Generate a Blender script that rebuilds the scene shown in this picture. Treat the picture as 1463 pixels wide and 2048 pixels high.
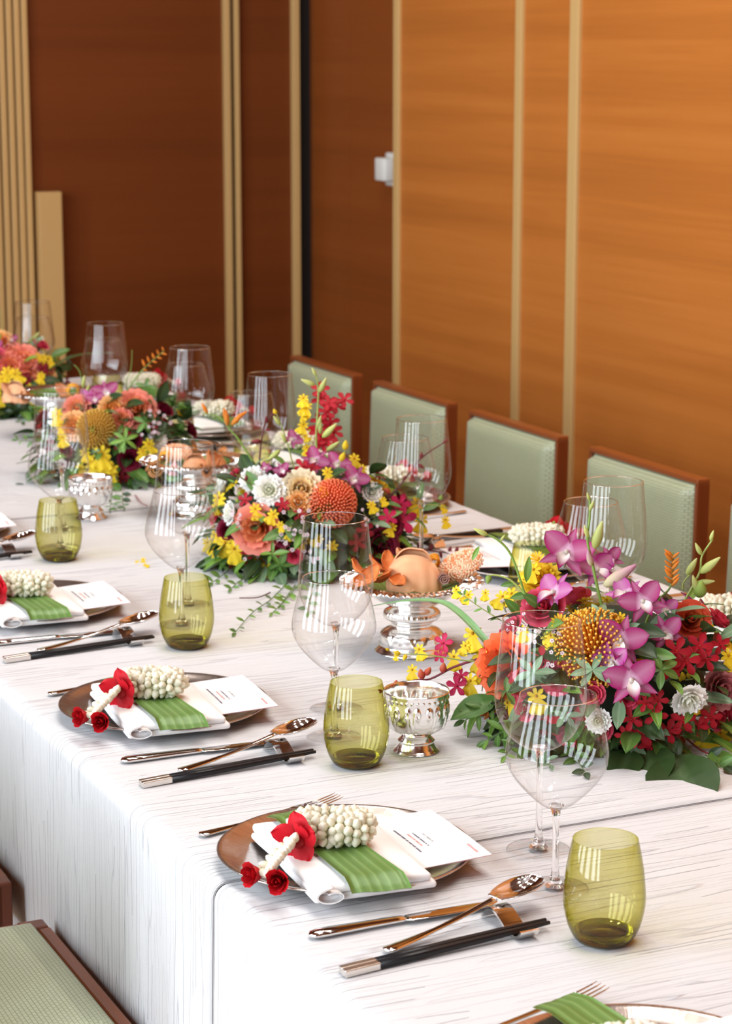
import bpy, bmesh, math, random
from mathutils import Matrix, Vector, noise
random.seed(7)
R = math.radians
PI = math.pi
scene = bpy.context.scene
for o in list(bpy.data.objects):
    bpy.data.objects.remove(o)
COL = scene.collection

# ------------------------------------------------------------------ camera
W_PX, H_PX, F_PX = 1463.0, 2048.0, 4500.0
CXP, CYP = 731.5, 1024.0
T = 0.75                                   # height of the table top
PITCH = math.atan(909 / F_PX)
YAW = math.atan(2100 / math.hypot(F_PX, 909))
FWDH = Vector((math.sin(YAW), math.cos(YAW), 0))
RIGHT = Vector((math.cos(YAW), -math.sin(YAW), 0))
ZUP = Vector((0, 0, 1))
FWD = FWDH * math.cos(PITCH) - ZUP * math.sin(PITCH)
UP = ZUP * math.cos(PITCH) + FWDH * math.sin(PITCH)
CAMP = Vector((0, 0, T + 0.95))
cam_d = bpy.data.cameras.new('camera')
cam = bpy.data.objects.new('camera', cam_d)
COL.objects.link(cam)
cam_d.sensor_fit = 'HORIZONTAL'
cam_d.lens = 50
cam_d.sensor_width = W_PX / F_PX * 50
cam.matrix_world = Matrix((
    (RIGHT.x, UP.x, -FWD.x, CAMP.x), (RIGHT.y, UP.y, -FWD.y, CAMP.y),
    (RIGHT.z, UP.z, -FWD.z, CAMP.z), (0, 0, 0, 1)))
cam_d.dof.use_dof = True
cam_d.dof.focus_distance = 2.9
cam_d.dof.aperture_fstop = 6.3
cam_d.clip_start = 0.05
scene.camera = cam

# ------------------------------------------------------------------ light and exposure
scene.view_settings.view_transform = 'Standard'
scene.view_settings.look = 'None'
scene.view_settings.gamma = 1
scene.view_settings.use_curve_mapping = False
scene.view_settings.exposure = 0.40
world = bpy.data.worlds.new('world')
scene.world = world
world.use_nodes = True
world.node_tree.nodes['Background'].inputs[0].default_value = (0.75, 0.87, 1.0, 1)
world.node_tree.nodes['Background'].inputs[1].default_value = 1.0
WIN_X = -3.0                              # the window wall on the left
WINDOWS = [(-2.0 + 1.55 * k, -2.0 + 1.55 * k + 1.0) for k in range(5)]
WIN_Z = (0.4, 4.2)
WIN_POWER = 106
for i, (y0, y1) in enumerate(WINDOWS):
    ld = bpy.data.lights.new('window_daylight', 'AREA')
    ld.shape = 'RECTANGLE'
    ld.size = WIN_Z[1] - WIN_Z[0]
    ld.size_y = y1 - y0
    ld.energy = WIN_POWER
    ld.color = (0.84, 0.93, 1.0)
    lo = bpy.data.objects.new('window_daylight', ld)
    COL.objects.link(lo)
    lo.location = (WIN_X - 0.02, (y0 + y1) / 2, (WIN_Z[0] + WIN_Z[1]) / 2)
    lo.rotation_euler = (0, R(-90), 0)
cyc = scene.cycles
cyc.max_bounces = 14
cyc.diffuse_bounces = 5
cyc.glossy_bounces = 6
cyc.transmission_bounces = 12
cyc.transparent_max_bounces = 40
cyc.caustics_reflective = False
cyc.caustics_refractive = False
cyc.sample_clamp_indirect = 6.0
cyc.use_denoising = True

# ------------------------------------------------------------------ pixel helpers (a pixel and a distance give a real place)
def ray(x, y):
    return RIGHT * (x - CXP) + UP * (CYP - y) + FWD * F_PX
def on_z(x, y, z):
    d = ray(x, y); return CAMP + d * ((z - CAMP.z) / d.z)
def on_x(x, y, X):
    d = ray(x, y); return CAMP + d * ((X - CAMP.x) / d.x)
def on_y(x, y, Y):
    d = ray(x, y); return CAMP + d * ((Y - CAMP.y) / d.y)
def on_plane(x, y, p, off=0.0):
    """the point seen at a pixel on the upright plane through p that faces the camera, moved off metres nearer"""
    d = ray(x, y); k = ((p - CAMP).dot(FWDH) - off) / d.dot(FWDH); return CAMP + d * k
def px_size(p):
    return (p - CAMP).dot(FWD) / F_PX

# ------------------------------------------------------------------ materials
def nodes_of(name):
    m = bpy.data.materials.new(name); m.use_nodes = True
    nt = m.node_tree
    return m, nt, nt.nodes['Principled BSDF'], nt.nodes['Material Output']
def setp(b, **kw):
    for k, v in kw.items():
        b.inputs[k.replace('_', ' ')].default_value = v
def plain(name, col, rough=0.5, metal=0.0, bump=None, **kw):
    m, nt, b, out = nodes_of(name)
    setp(b, Base_Color=(*col, 1), Roughness=rough, Metallic=metal, **kw)
    if bump:
        sc, st, dist = bump
        tc = nt.nodes.new('ShaderNodeTexCoord'); n = nt.nodes.new('ShaderNodeTexNoise')
        n.inputs['Scale'].default_value = sc; n.inputs['Detail'].default_value = 4
        bp = nt.nodes.new('ShaderNodeBump'); bp.inputs['Strength'].default_value = st; bp.inputs['Distance'].default_value = dist
        nt.links.new(tc.outputs['Object'], n.inputs['Vector']); nt.links.new(n.outputs['Fac'], bp.inputs['Height'])
        nt.links.new(bp.outputs['Normal'], b.inputs['Normal'])
    return m
def ramp(nt, stops, interp='LINEAR'):
    r = nt.nodes.new('ShaderNodeValToRGB'); cr = r.color_ramp; cr.interpolation = interp
    while len(cr.elements) < len(stops): cr.elements.new(0.5)
    for e, (p, c) in zip(cr.elements, stops):
        e.position = p; e.color = (*c, 1)
    return r
def wood(name, stops, scale, rough=0.4, axis='Y', fine=0.25, coat=0.0):
    """horizontal or upright grain: noise stretched along an axis of the object's own space"""
    m, nt, b, out = nodes_of(name)
    L = nt.links.new
    tc = nt.nodes.new('ShaderNodeTexCoord'); mp = nt.nodes.new('ShaderNodeMapping')
    s = {'X': (scale * 0.02, scale, scale), 'Y': (scale, scale * 0.02, scale), 'Z': (scale, scale, scale * 0.02)}[axis]
    mp.inputs['Scale'].default_value = s
    L(tc.outputs['Object'], mp.inputs['Vector'])
    n1 = nt.nodes.new('ShaderNodeTexNoise'); n1.inputs['Scale'].default_value = 1.0; n1.inputs['Detail'].default_value = 5; n1.inputs['Distortion'].default_value = 0.4
    L(mp.outputs[0], n1.inputs['Vector'])
    n2 = nt.nodes.new('ShaderNodeTexNoise'); n2.inputs['Scale'].default_value = 9.0; n2.inputs['Detail'].default_value = 3
    L(mp.outputs[0], n2.inputs['Vector'])
    mx = nt.nodes.new('ShaderNodeMix'); mx.inputs['Factor'].default_value = fine
    L(n1.outputs['Fac'], mx.inputs['A']); L(n2.outputs['Fac'], mx.inputs['B'])
    r = ramp(nt, stops); L(mx.outputs['Result'], r.inputs['Fac']); L(r.outputs['Color'], b.inputs['Base Color'])
    bp = nt.nodes.new('ShaderNodeBump'); bp.inputs['Strength'].default_value = 0.08; bp.inputs['Distance'].default_value = 0.002
    L(n2.outputs['Fac'], bp.inputs['Height']); L(bp.outputs['Normal'], b.inputs['Normal'])
    setp(b, Roughness=rough, Coat_Weight=coat, Coat_Roughness=0.15, Specular_IOR_Level=0.3)
    return m
def thin_glass(name, tint=(1, 1, 1), by_thickness=False, base=0.045):
    """a thin blown wall: reflects by the angle, lets the rest straight through; a tinted wall dims with its own thickness"""
    m = bpy.data.materials.new(name); m.use_nodes = True; nt = m.node_tree; nt.nodes.clear(); L = nt.links.new
    out = nt.nodes.new('ShaderNodeOutputMaterial'); mix = nt.nodes.new('ShaderNodeMixShader')
    tr = nt.nodes.new('ShaderNodeBsdfTransparent'); gl = nt.nodes.new('ShaderNodeBsdfGlossy'); gl.inputs['Roughness'].default_value = 0.0
    geo = nt.nodes.new('ShaderNodeNewGeometry'); dot = nt.nodes.new('ShaderNodeVectorMath'); dot.operation = 'DOT_PRODUCT'
    L(geo.outputs['Normal'], dot.inputs[0]); L(geo.outputs['Incoming'], dot.inputs[1])
    def mth(op, a, b2=None):
        n = nt.nodes.new('ShaderNodeMath'); n.operation = op
        for k, v in enumerate((a, b2)):
            if v is None: continue
            if isinstance(v, (int, float)): n.inputs[k].default_value = v
            else: L(v, n.inputs[k])
        return n.outputs[0]
    c = mth('ABSOLUTE', dot.outputs['Value']); inv = mth('SUBTRACT', 1.0, c)
    p5 = mth('POWER', inv, 4.0)
    f = mth('ADD', base, mth('MULTIPLY', p5, 0.7))
    L(f, mix.inputs[0]); L(tr.outputs[0], mix.inputs[1]); L(gl.outputs[0], mix.inputs[2]); L(mix.outputs[0], out.inputs['Surface'])
    if by_thickness:
        at = nt.nodes.new('ShaderNodeAttribute'); at.attribute_name = 'thick'
        path = mth('DIVIDE', at.outputs['Fac'], mth('MAXIMUM', c, 0.3))
        comb = nt.nodes.new('ShaderNodeCombineColor')
        for k, v in enumerate(tint):
            L(mth('POWER', v, path), comb.inputs[k])
        L(comb.outputs[0], tr.inputs['Color'])
    else:
        p3 = mth('POWER', inv, 3.0)
        g = mth('SUBTRACT', 0.997, mth('MULTIPLY', p3, 0.16))
        comb = nt.nodes.new('ShaderNodeCombineColor')
        for k, v in enumerate(tint): L(mth('MULTIPLY', g, v), comb.inputs[k])
        L(comb.outputs[0], tr.inputs['Color'])
    return m
def organic(name, rough=0.5, trans=0.25, vary=0.12, spec=0.3):
    """petals and leaves: the colour painted along each petal (attribute Col), a little different on every one"""
    m, nt, b, out = nodes_of(name); L = nt.links.new
    at = nt.nodes.new('ShaderNodeAttribute'); at.attribute_name = 'Col'
    oi = nt.nodes.new('ShaderNodeObjectInfo')
    mr = nt.nodes.new('ShaderNodeMapRange'); mr.inputs['To Min'].default_value = 1 - vary; mr.inputs['To Max'].default_value = 1 + vary
    L(oi.outputs['Random'], mr.inputs['Value'])
    hs = nt.nodes.new('ShaderNodeHueSaturation'); L(at.outputs['Color'], hs.inputs['Color']); L(mr.outputs[0], hs.inputs['Value'])
    L(hs.outputs[0], b.inputs['Base Color']); setp(b, Roughness=rough, Specular_IOR_Level=spec)
    tl = nt.nodes.new('ShaderNodeBsdfTranslucent'); L(hs.outputs[0], tl.inputs['Color'])
    mx = nt.nodes.new('ShaderNodeMixShader'); mx.inputs[0].default_value = trans
    L(b.outputs[0], mx.inputs[1]); L(tl.outputs[0], mx.inputs[2]); L(mx.outputs[0], out.inputs['Surface'])
    return m
def weave(name, col, dark, sx=0.009, sy=0.006):
    m, nt, b, out = nodes_of(name); L = nt.links.new
    tc = nt.nodes.new('ShaderNodeTexCoord')
    br = nt.nodes.new('ShaderNodeTexBrick'); br.inputs['Scale'].default_value = 1.0
    br.inputs['Brick Width'].default_value = sx; br.inputs['Row Height'].default_value = sy; br.inputs['Mortar Size'].default_value = 0.0009
    br.inputs['Mortar Smooth'].default_value = 0.6
    br.inputs['Color1'].default_value = (*col, 1); br.inputs['Color2'].default_value = (col[0] * 0.94, col[1] * 0.94, col[2] * 0.93, 1)
    br.inputs['Mortar'].default_value = (*dark, 1)
    L(tc.outputs['UV'], br.inputs['Vector']); L(br.outputs['Color'], b.inputs['Base Color'])
    iv = nt.nodes.new('ShaderNodeMath'); iv.operation = 'SUBTRACT'; iv.inputs[0].default_value = 1.0; L(br.outputs['Fac'], iv.inputs[1])
    bp = nt.nodes.new('ShaderNodeBump'); bp.inputs['Strength'].default_value = 0.35; bp.inputs['Distance'].default_value = 0.0008
    L(iv.outputs[0], bp.inputs['Height']); L(bp.outputs['Normal'], b.inputs['Normal'])
    setp(b, Roughness=0.42, Sheen_Weight=0.15)
    return m
def cloth_mat():
    """crinkled linen: long wandering creases that run across the table and down its sides (UV: u along the drop, v along the table)"""
    m, nt, b, out = nodes_of('crinkled_linen'); L = nt.links.new
    tc = nt.nodes.new('ShaderNodeTexCoord')
    def noise_at(sx, sy, detail, dist, off=0):
        mp = nt.nodes.new('ShaderNodeMapping'); mp.inputs['Scale'].default_value = (sx, sy, 1); mp.inputs['Location'].default_value = (off, off * 1.7, 0)
        L(tc.outputs['UV'], mp.inputs['Vector'])
        n = nt.nodes.new('ShaderNodeTexNoise'); n.inputs['Scale'].default_value = 1; n.inputs['Detail'].default_value = detail; n.inputs['Distortion'].default_value = dist
        L(mp.outputs[0], n.inputs['Vector']); return n.outputs['Fac']
    def mth(op, a, c=None):
        n = nt.nodes.new('ShaderNodeMath'); n.operation = op
        for k, v in enumerate((a, c)):
            if v is None: continue
            if isinstance(v, (int, float)): n.inputs[k].default_value = v
            else: L(v, n.inputs[k])
        return n.outputs[0]
    def ridge(n, width):
        a = mth('ABSOLUTE', mth('SUBTRACT', n, 0.5))
        mr = nt.nodes.new('ShaderNodeMapRange'); mr.interpolation_type = 'SMOOTHSTEP'
        mr.inputs['From Min'].default_value = 0; mr.inputs['From Max'].default_value = width
        mr.inputs['To Min'].default_value = 1; mr.inputs['To Max'].default_value = 0
        L(a, mr.inputs['Value']); return mr.outputs[0]
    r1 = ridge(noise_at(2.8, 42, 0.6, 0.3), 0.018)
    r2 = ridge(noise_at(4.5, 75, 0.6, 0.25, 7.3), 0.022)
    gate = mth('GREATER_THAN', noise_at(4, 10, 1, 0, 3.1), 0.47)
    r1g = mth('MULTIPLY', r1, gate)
    fine = noise_at(18, 420, 2, 0.1, 1.3)
    weavef = noise_at(600, 600, 1, 0, 0.3)
    h = mth('ADD', mth('MULTIPLY', r1g, -1.0), mth('ADD', mth('MULTIPLY', r2, -0.35), mth('ADD', mth('MULTIPLY', fine, 0.35), mth('MULTIPLY', weavef, 0.2))))
    bp = nt.nodes.new('ShaderNodeBump'); bp.inputs['Strength'].default_value = 0.8; bp.inputs['Distance'].default_value = 0.0022
    L(h, bp.inputs['Height']); L(bp.outputs['Normal'], b.inputs['Normal'])
    r = ramp(nt, [(0.0, (0.63, 0.63, 0.645)), (1.0, (0.50, 0.50, 0.54))])  # crease lines also darkened in the colour, as shade in the folds
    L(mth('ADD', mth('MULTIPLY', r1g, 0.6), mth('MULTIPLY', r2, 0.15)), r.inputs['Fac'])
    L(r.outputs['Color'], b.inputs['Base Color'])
    setp(b, Roughness=0.75, Sheen_Weight=0.1, Specular_IOR_Level=0.25)
    return m

M = {}
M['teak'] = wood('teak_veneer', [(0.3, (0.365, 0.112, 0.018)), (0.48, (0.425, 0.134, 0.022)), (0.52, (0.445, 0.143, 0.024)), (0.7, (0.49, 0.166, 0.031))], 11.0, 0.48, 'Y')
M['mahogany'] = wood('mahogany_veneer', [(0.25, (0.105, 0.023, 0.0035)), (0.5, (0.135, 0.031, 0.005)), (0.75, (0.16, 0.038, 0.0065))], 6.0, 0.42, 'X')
M['recess_veneer'] = wood('dark_recess_veneer', [(0.25, (0.17, 0.043, 0.007)), (0.5, (0.23, 0.058, 0.010)), (0.75, (0.27, 0.072, 0.013))], 6.0, 0.42, 'Y')  # recess panels, a darker brown than the right wall
M['batten'] = plain('pale_oak_batten', (0.52, 0.325, 0.125), 0.5, bump=(30, 0.1, 0.002))
M['black'] = plain('black_shadow_gap', (0.004, 0.003, 0.003), 0.7)  # wall body behind the panels, coloured black as the shadow in the gaps
M['ceiling'] = wood('dark_wood_ceiling', [(0.3, (0.07, 0.020, 0.006)), (0.7, (0.11, 0.034, 0.010))], 5.0, 0.5, 'X')
M['carpet'] = plain('pale_bounce_carpet', (0.40, 0.30, 0.21), 0.95, bump=(300, 0.3, 0.004))  # unseen floor, made pale to bounce light onto the lower wall
M['plaster'] = plain('cream_plaster', (0.60, 0.52, 0.42), 0.8)
M['window_frame'] = plain('white_window_frame', (0.75, 0.75, 0.74), 0.4)
M['chair_wood_shaded'] = wood('chair_cherry_shaded', [(0.2, (0.12, 0.026, 0.006)), (0.55, (0.16, 0.036, 0.009)), (0.85, (0.21, 0.052, 0.014))], 30.0, 0.3, 'Z', coat=0.3)  # posts and legs: shade of their side faces put into the darker colour
M['rail_wood'] = wood('chair_cherry_rail', [(0.2, (0.16, 0.038, 0.009)), (0.55, (0.21, 0.052, 0.013)), (0.85, (0.26, 0.070, 0.019))], 30.0, 0.3, 'Y', coat=0.3)
M['sage'] = weave('sage_woven_vinyl', (0.36, 0.385, 0.245), (0.20, 0.215, 0.13))
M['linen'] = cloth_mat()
M['table'] = plain('dark_table_top', (0.03, 0.025, 0.03), 0.8)
M['glass'] = thin_glass('clear_glass')
M['olive_glass'] = thin_glass('olive_glass', (0.745, 0.725, 0.335), True, 0.04)
gm, gnt, gb, gout = nodes_of('solid_glass'); setp(gb, Base_Color=(1, 1, 1, 1), Roughness=0.0, Transmission_Weight=1.0, IOR=1.45); M['solid_glass'] = gm
gm, gnt, gb, gout = nodes_of('solid_olive_glass'); setp(gb, Base_Color=(0.50, 0.47, 0.10, 1), Roughness=0.0, Transmission_Weight=1.0, IOR=1.45); M['solid_olive'] = gm
M['steel'] = plain('polished_steel', (0.78, 0.77, 0.75), 0.06, 1.0)
M['silver'] = plain('embossed_silver', (0.90, 0.89, 0.87), 0.16, 1.0)
M['silver_cap'] = plain('satin_silver', (0.74, 0.71, 0.67), 0.25, 1.0)
M['lacquer'] = plain('black_lacquer', (0.008, 0.007, 0.008), 0.34, Specular_IOR_Level=0.3)
M['napkin'] = plain('white_napkin', (0.87, 0.86, 0.86), 0.85, bump=(60, 0.12, 0.003))
M['card'] = plain('white_card', (0.88, 0.88, 0.90), 0.6)
M['card_edge'] = plain('pink_card_back', (0.70, 0.33, 0.34), 0.6)
M['ink'] = plain('grey_ink', (0.13, 0.13, 0.19), 0.8)
M['ink_pale'] = plain('pale_grey_ink', (0.45, 0.47, 0.46), 0.8)
M['ink_red'] = plain('pink_ink', (0.78, 0.36, 0.33), 0.8)
M['white_plastic'] = plain('white_plastic', (0.72, 0.72, 0.68), 0.4)
M['grey_metal'] = plain('grey_floor_bolt', (0.40, 0.42, 0.46), 0.4, 0.3)
M['petal'] = organic('petal', 0.55, 0.28, 0.12)
M['leaf'] = organic('leaf', 0.42, 0.15, 0.2, 0.45)
M['bud'] = organic('jasmine_bud', 0.5, 0.2, 0.06, 0.35)
M['food'] = organic('fried_snack', 0.65, 0.08, 0.05, 0.3)
M['dark_core'] = plain('dark_core_fill', (0.012, 0.022, 0.008), 0.9)  # added dark core that blocks the view through the leaves
# the charger plates: metallic brown-silver glaze brushed outwards from the middle
m, nt, b, out = nodes_of('brushed_charger'); L = nt.links.new
tc = nt.nodes.new('ShaderNodeTexCoord'); sp = nt.nodes.new('ShaderNodeSeparateXYZ'); L(tc.outputs['Object'], sp.inputs[0])
at2 = nt.nodes.new('ShaderNodeMath'); at2.operation = 'ARCTAN2'; L(sp.outputs[1], at2.inputs[0]); L(sp.outputs[0], at2.inputs[1])
ln = nt.nodes.new('ShaderNodeVectorMath'); ln.operation = 'LENGTH'; L(tc.outputs['Object'], ln.inputs[0])
cb = nt.nodes.new('ShaderNodeCombineXYZ'); L(at2.outputs[0], cb.inputs[0]); L(ln.outputs['Value'], cb.inputs[1])
mp = nt.nodes.new('ShaderNodeMapping'); mp.inputs['Scale'].default_value = (45, 8, 1); L(cb.outputs[0], mp.inputs['Vector'])
ns = nt.nodes.new('ShaderNodeTexNoise'); ns.inputs['Scale'].default_value = 1; ns.inputs['Detail'].default_value = 4; L(mp.outputs[0], ns.inputs['Vector'])
rp = ramp(nt, [(0.3, (0.42, 0.34, 0.30)), (0.7, (0.68, 0.60, 0.55))]); L(ns.outputs['Fac'], rp.inputs[0]); L(rp.outputs[0], b.inputs['Base Color'])
bp = nt.nodes.new('ShaderNodeBump'); bp.inputs['Strength'].default_value = 0.25; bp.inputs['Distance'].default_value = 0.0006
L(ns.outputs['Fac'], bp.inputs['Height']); L(bp.outputs[0], b.inputs['Normal']); setp(b, Metallic=0.9, Roughness=0.15); M['charger'] = m
# banana leaf: pale parallel ribs across the strip (object space)
m, nt, b, out = nodes_of('banana_leaf'); L = nt.links.new
tc = nt.nodes.new('ShaderNodeTexCoord'); wv = nt.nodes.new('ShaderNodeTexWave'); wv.bands_direction = 'X'; wv.inputs['Scale'].default_value = 26; wv.inputs['Distortion'].default_value = 0.6; wv.inputs['Detail'].default_value = 2
L(tc.outputs['Object'], wv.inputs['Vector'])
rp = ramp(nt, [(0.0, (0.095, 0.195, 0.035)), (0.8, (0.115, 0.225, 0.045)), (1.0, (0.17, 0.285, 0.085))]); L(wv.outputs['Fac'], rp.inputs[0]); L(rp.outputs[0], b.inputs['Base Color'])
bp = nt.nodes.new('ShaderNodeBump'); bp.inputs['Strength'].default_value = 0.2; bp.inputs['Distance'].default_value = 0.0008; L(wv.outputs['Fac'], bp.inputs['Height']); L(bp.outputs[0], b.inputs['Normal'])
setp(b, Roughness=0.4); M['banana'] = m
m, nt, b, out = nodes_of('warm_lamp'); setp(b, Base_Color=(0, 0, 0, 1), Emission_Color=(1.0, 0.95, 0.89, 1), Emission_Strength=420.0); M['lamp'] = m

# ------------------------------------------------------------------ mesh helpers
MC = {}
def mk(name, V, F, mat, smooth=True, col=None, thick=None, uv=None):
    me = bpy.data.meshes.new(name)
    me.from_pydata([tuple(v) for v in V], [], F)
    if smooth:
        me.polygons.foreach_set('use_smooth', [True] * len(me.polygons))
    if col is not None:
        a = me.color_attributes.new('Col', 'FLOAT_COLOR', 'POINT')
        flat = []
        for c in col: flat.extend((c[0], c[1], c[2], 1.0))
        a.data.foreach_set('color', flat)
    if thick is not None:
        a = me.attributes.new('thick', 'FLOAT', 'POINT'); a.data.foreach_set('value', thick)
    if uv is not None:
        u = me.uv_layers.new(name='UVMap')
        flat = []
        for l in me.loops: flat.extend(uv[l.vertex_index])
        u.data.foreach_set('uv', flat)
    me.materials.append(M[mat] if isinstance(mat, str) else mat)
    me.update()
    return me
def ob(name, me, parent=None, mtx=None, **props):
    o = bpy.data.objects.new(name, me); COL.objects.link(o)
    if mtx is not None: o.matrix_basis = mtx
    if parent is not None: o.parent = parent
    for k, v in props.items(): o[k] = v
    return o
def thing(name, label, cat, loc=(0, 0, 0), rotz=0.0, group=None):
    o = bpy.data.objects.new(name, None); COL.objects.link(o)
    o.location = loc; o.rotation_euler = (0, 0, rotz); o.empty_display_size = 0.05
    o['label'] = label; o['category'] = cat
    if group: o['group'] = group
    return o
def solo(name, me, label, cat, mtx=None, group=None):
    o = ob(name, me, None, mtx); o['label'] = label; o['category'] = cat
    if group: o['group'] = group
    return o
def cached(key, fn):
    if key not in MC: MC[key] = fn()
    return MC[key]
def grid(nu, nv, f, wrap_v=False):
    V, F = [], []
    nvv = nv if wrap_v else nv + 1
    for i in range(nu + 1):
        for j in range(nvv): V.append(f(i / nu, j / nv))
    for i in range(nu):
        for j in range(nv):
            a = i * nvv + j; b2 = i * nvv + (j + 1) % nvv
            F.append((a, b2, b2 + nvv, a + nvv))
    return V, F
def solid_grid(nu, nv, f, t):
    """a curved sheet with real thickness t"""
    P = [[Vector(f(i / nu, j / nv)) for j in range(nv + 1)] for i in range(nu + 1)]
    V, F = [], []
    for side in (0.5, -0.5):
        for i in range(nu + 1):
            for j in range(nv + 1):
                du = P[min(i + 1, nu)][j] - P[max(i - 1, 0)][j]; dv = P[i][min(j + 1, nv)] - P[i][max(j - 1, 0)]
                n = du.cross(dv)
                if n.length > 1e-12: n.normalize()
                V.append(P[i][j] + n * (t * side))
    k = (nu + 1) * (nv + 1)
    for i in range(nu):
        for j in range(nv):
            a = i * (nv + 1) + j
            F.append((a, a + 1, a + nv + 2, a + nv + 1)); F.append((k + a, k + a + nv + 1, k + a + nv + 2, k + a + 1))
    edge = [(i, 0) for i in range(nu)] + [(nu, j) for j in range(nv)] + [(i, nv) for i in range(nu, 0, -1)] + [(0, j) for j in range(nv, 0, -1)]
    ids = [i * (nv + 1) + j for i, j in edge]
    for q in range(len(ids)):
        a, b2 = ids[q], ids[(q + 1) % len(ids)]
        F.append((a, a + k, b2 + k, b2))
    return V, F
def lathe(prof, n=40, bottom=False, top=False, disp=None):
    V, F = [], []
    for i, (r, z) in enumerate(prof):
        for j in range(n):
            a = 2 * PI * j / n
            rr = r + (disp(a, i, r, z) if disp else 0)
            V.append((rr * math.cos(a), rr * math.sin(a), z))
    for i in range(len(prof) - 1):
        for j in range(n):
            j2 = (j + 1) % n
            F.append((i * n + j, i * n + j2, (i + 1) * n + j2, (i + 1) * n + j))
    if bottom: F.append(tuple(range(n - 1, -1, -1)))
    if top: F.append(tuple(range((len(prof) - 1) * n, len(prof) * n)))
    return V, F
def smooth_profile(pts, k=4):
    """Catmull-Rom through the points"""
    out = []
    for i in range(len(pts) - 1):
        p0 = pts[max(i - 1, 0)]; p1 = pts[i]; p2 = pts[i + 1]; p3 = pts[min(i + 2, len(pts) - 1)]
        for s in range(k):
            t = s / k
            out.append(tuple(0.5 * ((2 * b) + (-a + c) * t + (2 * a - 5 * b + 4 * c - d) * t * t + (-a + 3 * b - 3 * c + d) * t ** 3) for a, b, c, d in zip(p0, p1, p2, p3)))
    out.append(tuple(pts[-1]))
    return out
def tube(pts, rads, n=6, cap=True):
    pts = [Vector(p) for p in pts]
    if isinstance(rads, (int, float)): rads = [rads] * len(pts)
    V, F = [], []
    ref = Vector((0.31, 0.52, 0.79))
    for i, p in enumerate(pts):
        t = (pts[min(i + 1, len(pts) - 1)] - pts[max(i - 1, 0)])
        if t.length < 1e-9: t = Vector((0, 0, 1))
        t.normalize()
        a = t.cross(ref)
        if a.length < 1e-4: a = t.orthogonal()
        a.normalize(); b2 = t.cross(a)
        for j in range(n):
            th = 2 * PI * j / n
            V.append(p + (a * math.cos(th) + b2 * math.sin(th)) * rads[i])
    for i in range(len(pts) - 1):
        for j in range(n):
            j2 = (j + 1) % n
            F.append((i * n + j, i * n + j2, (i + 1) * n + j2, (i + 1) * n + j))
    if cap:
        F.append(tuple(range(n - 1, -1, -1))); F.append(tuple(range((len(pts) - 1) * n, len(pts) * n)))
    return V, F
def loft(sections, n=12, power=2.4):
    """sections (x, y, z, half width in y, half height in z) along x"""
    V, F = [], []
    for (x, y, z, hw, hh) in sections:
        for j in range(n):
            a = 2 * PI * j / n
            c, s = math.cos(a), math.sin(a)
            V.append((x, y + hw * math.copysign(abs(c) ** (2 / power), c), z + hh * math.copysign(abs(s) ** (2 / power), s)))
    for i in range(len(sections) - 1):
        for j in range(n):
            j2 = (j + 1) % n
            F.append((i * n + j, (i + 1) * n + j, (i + 1) * n + j2, i * n + j2))
    F.append(tuple(range(n))); F.append(tuple(range(len(sections) * n - 1, (len(sections) - 1) * n - 1, -1)))
    return V, F
def ball(rx, ry, rz, nu=6, nv=8, c=(0, 0, 0), f=None):
    V, F = [], []
    for i in range(1, nu):
        ph = PI * i / nu
        for j in range(nv):
            a = 2 * PI * j / nv
            p = Vector((math.sin(ph) * math.cos(a), math.sin(ph) * math.sin(a), -math.cos(ph)))
            k = f(p) if f else 1
            V.append((c[0] + rx * p.x * k, c[1] + ry * p.y * k, c[2] + rz * p.z * k))
    b0 = len(V); V.append((c[0], c[1], c[2] - rz)); V.append((c[0], c[1], c[2] + rz))
    for i in range(nu - 2):
        for j in range(nv):
            j2 = (j + 1) % nv
            F.append((i * nv + j, i * nv + j2, (i + 1) * nv + j2, (i + 1) * nv + j))
    for j in range(nv):
        j2 = (j + 1) % nv
        F.append((b0, j2, j)); F.append((b0 + 1, (nu - 2) * nv + j, (nu - 2) * nv + j2))
    return V, F
def join(*parts):
    V, F = [], []
    for v, f in parts:
        k = len(V); V.extend([tuple(x) for x in v]); F.extend([tuple(i + k for i in q) for q in f])
    return V, F
def moved(vf, mtx):
    return [mtx @ Vector(v) for v in vf[0]], vf[1]
def boxvf(x0, x1, y0, y1, z0, z1, bev=0.0, seg=2):
    bm = bmesh.new(); bmesh.ops.create_cube(bm, size=1)
    for v in bm.verts:
        v.co = Vector(((x0 + x1) / 2 + v.co.x * (x1 - x0), (y0 + y1) / 2 + v.co.y * (y1 - y0), (z0 + z1) / 2 + v.co.z * (z1 - z0)))
    if bev > 0:
        bmesh.ops.bevel(bm, geom=list(bm.edges), offset=bev, segments=seg, profile=0.5, affect='EDGES')
    bm.verts.index_update()
    V = [v.co.copy() for v in bm.verts]; F = [tuple(v.index for v in f.verts) for f in bm.faces]
    bm.free(); return V, F
def box(name, x0, x1, y0, y1, z0, z1, mat, parent=None, bev=0.0, kind=None, smooth=False):
    V, F = boxvf(x0, x1, y0, y1, z0, z1, bev)
    o = ob(name, mk(name, V, F, mat, smooth), parent)
    if kind: o['kind'] = kind
    return o
def frame(pos, normal, up=ZUP, spin=0.0, s=1.0):
    """local Z along normal, local Y towards up"""
    n = Vector(normal).normalized(); u = Vector(up) - n * Vector(up).dot(n)
    if u.length < 1e-3: u = n.orthogonal()
    u.normalize(); x = u.cross(n)
    m3 = Matrix((x, u, n)).transposed().to_4x4()
    return Matrix.Translation(pos) @ m3 @ Matrix.Rotation(spin, 4, 'Z') @ Matrix.Diagonal((s, s, s, 1))
def rx(a): return Matrix.Rotation(a, 4, 'X')
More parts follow.
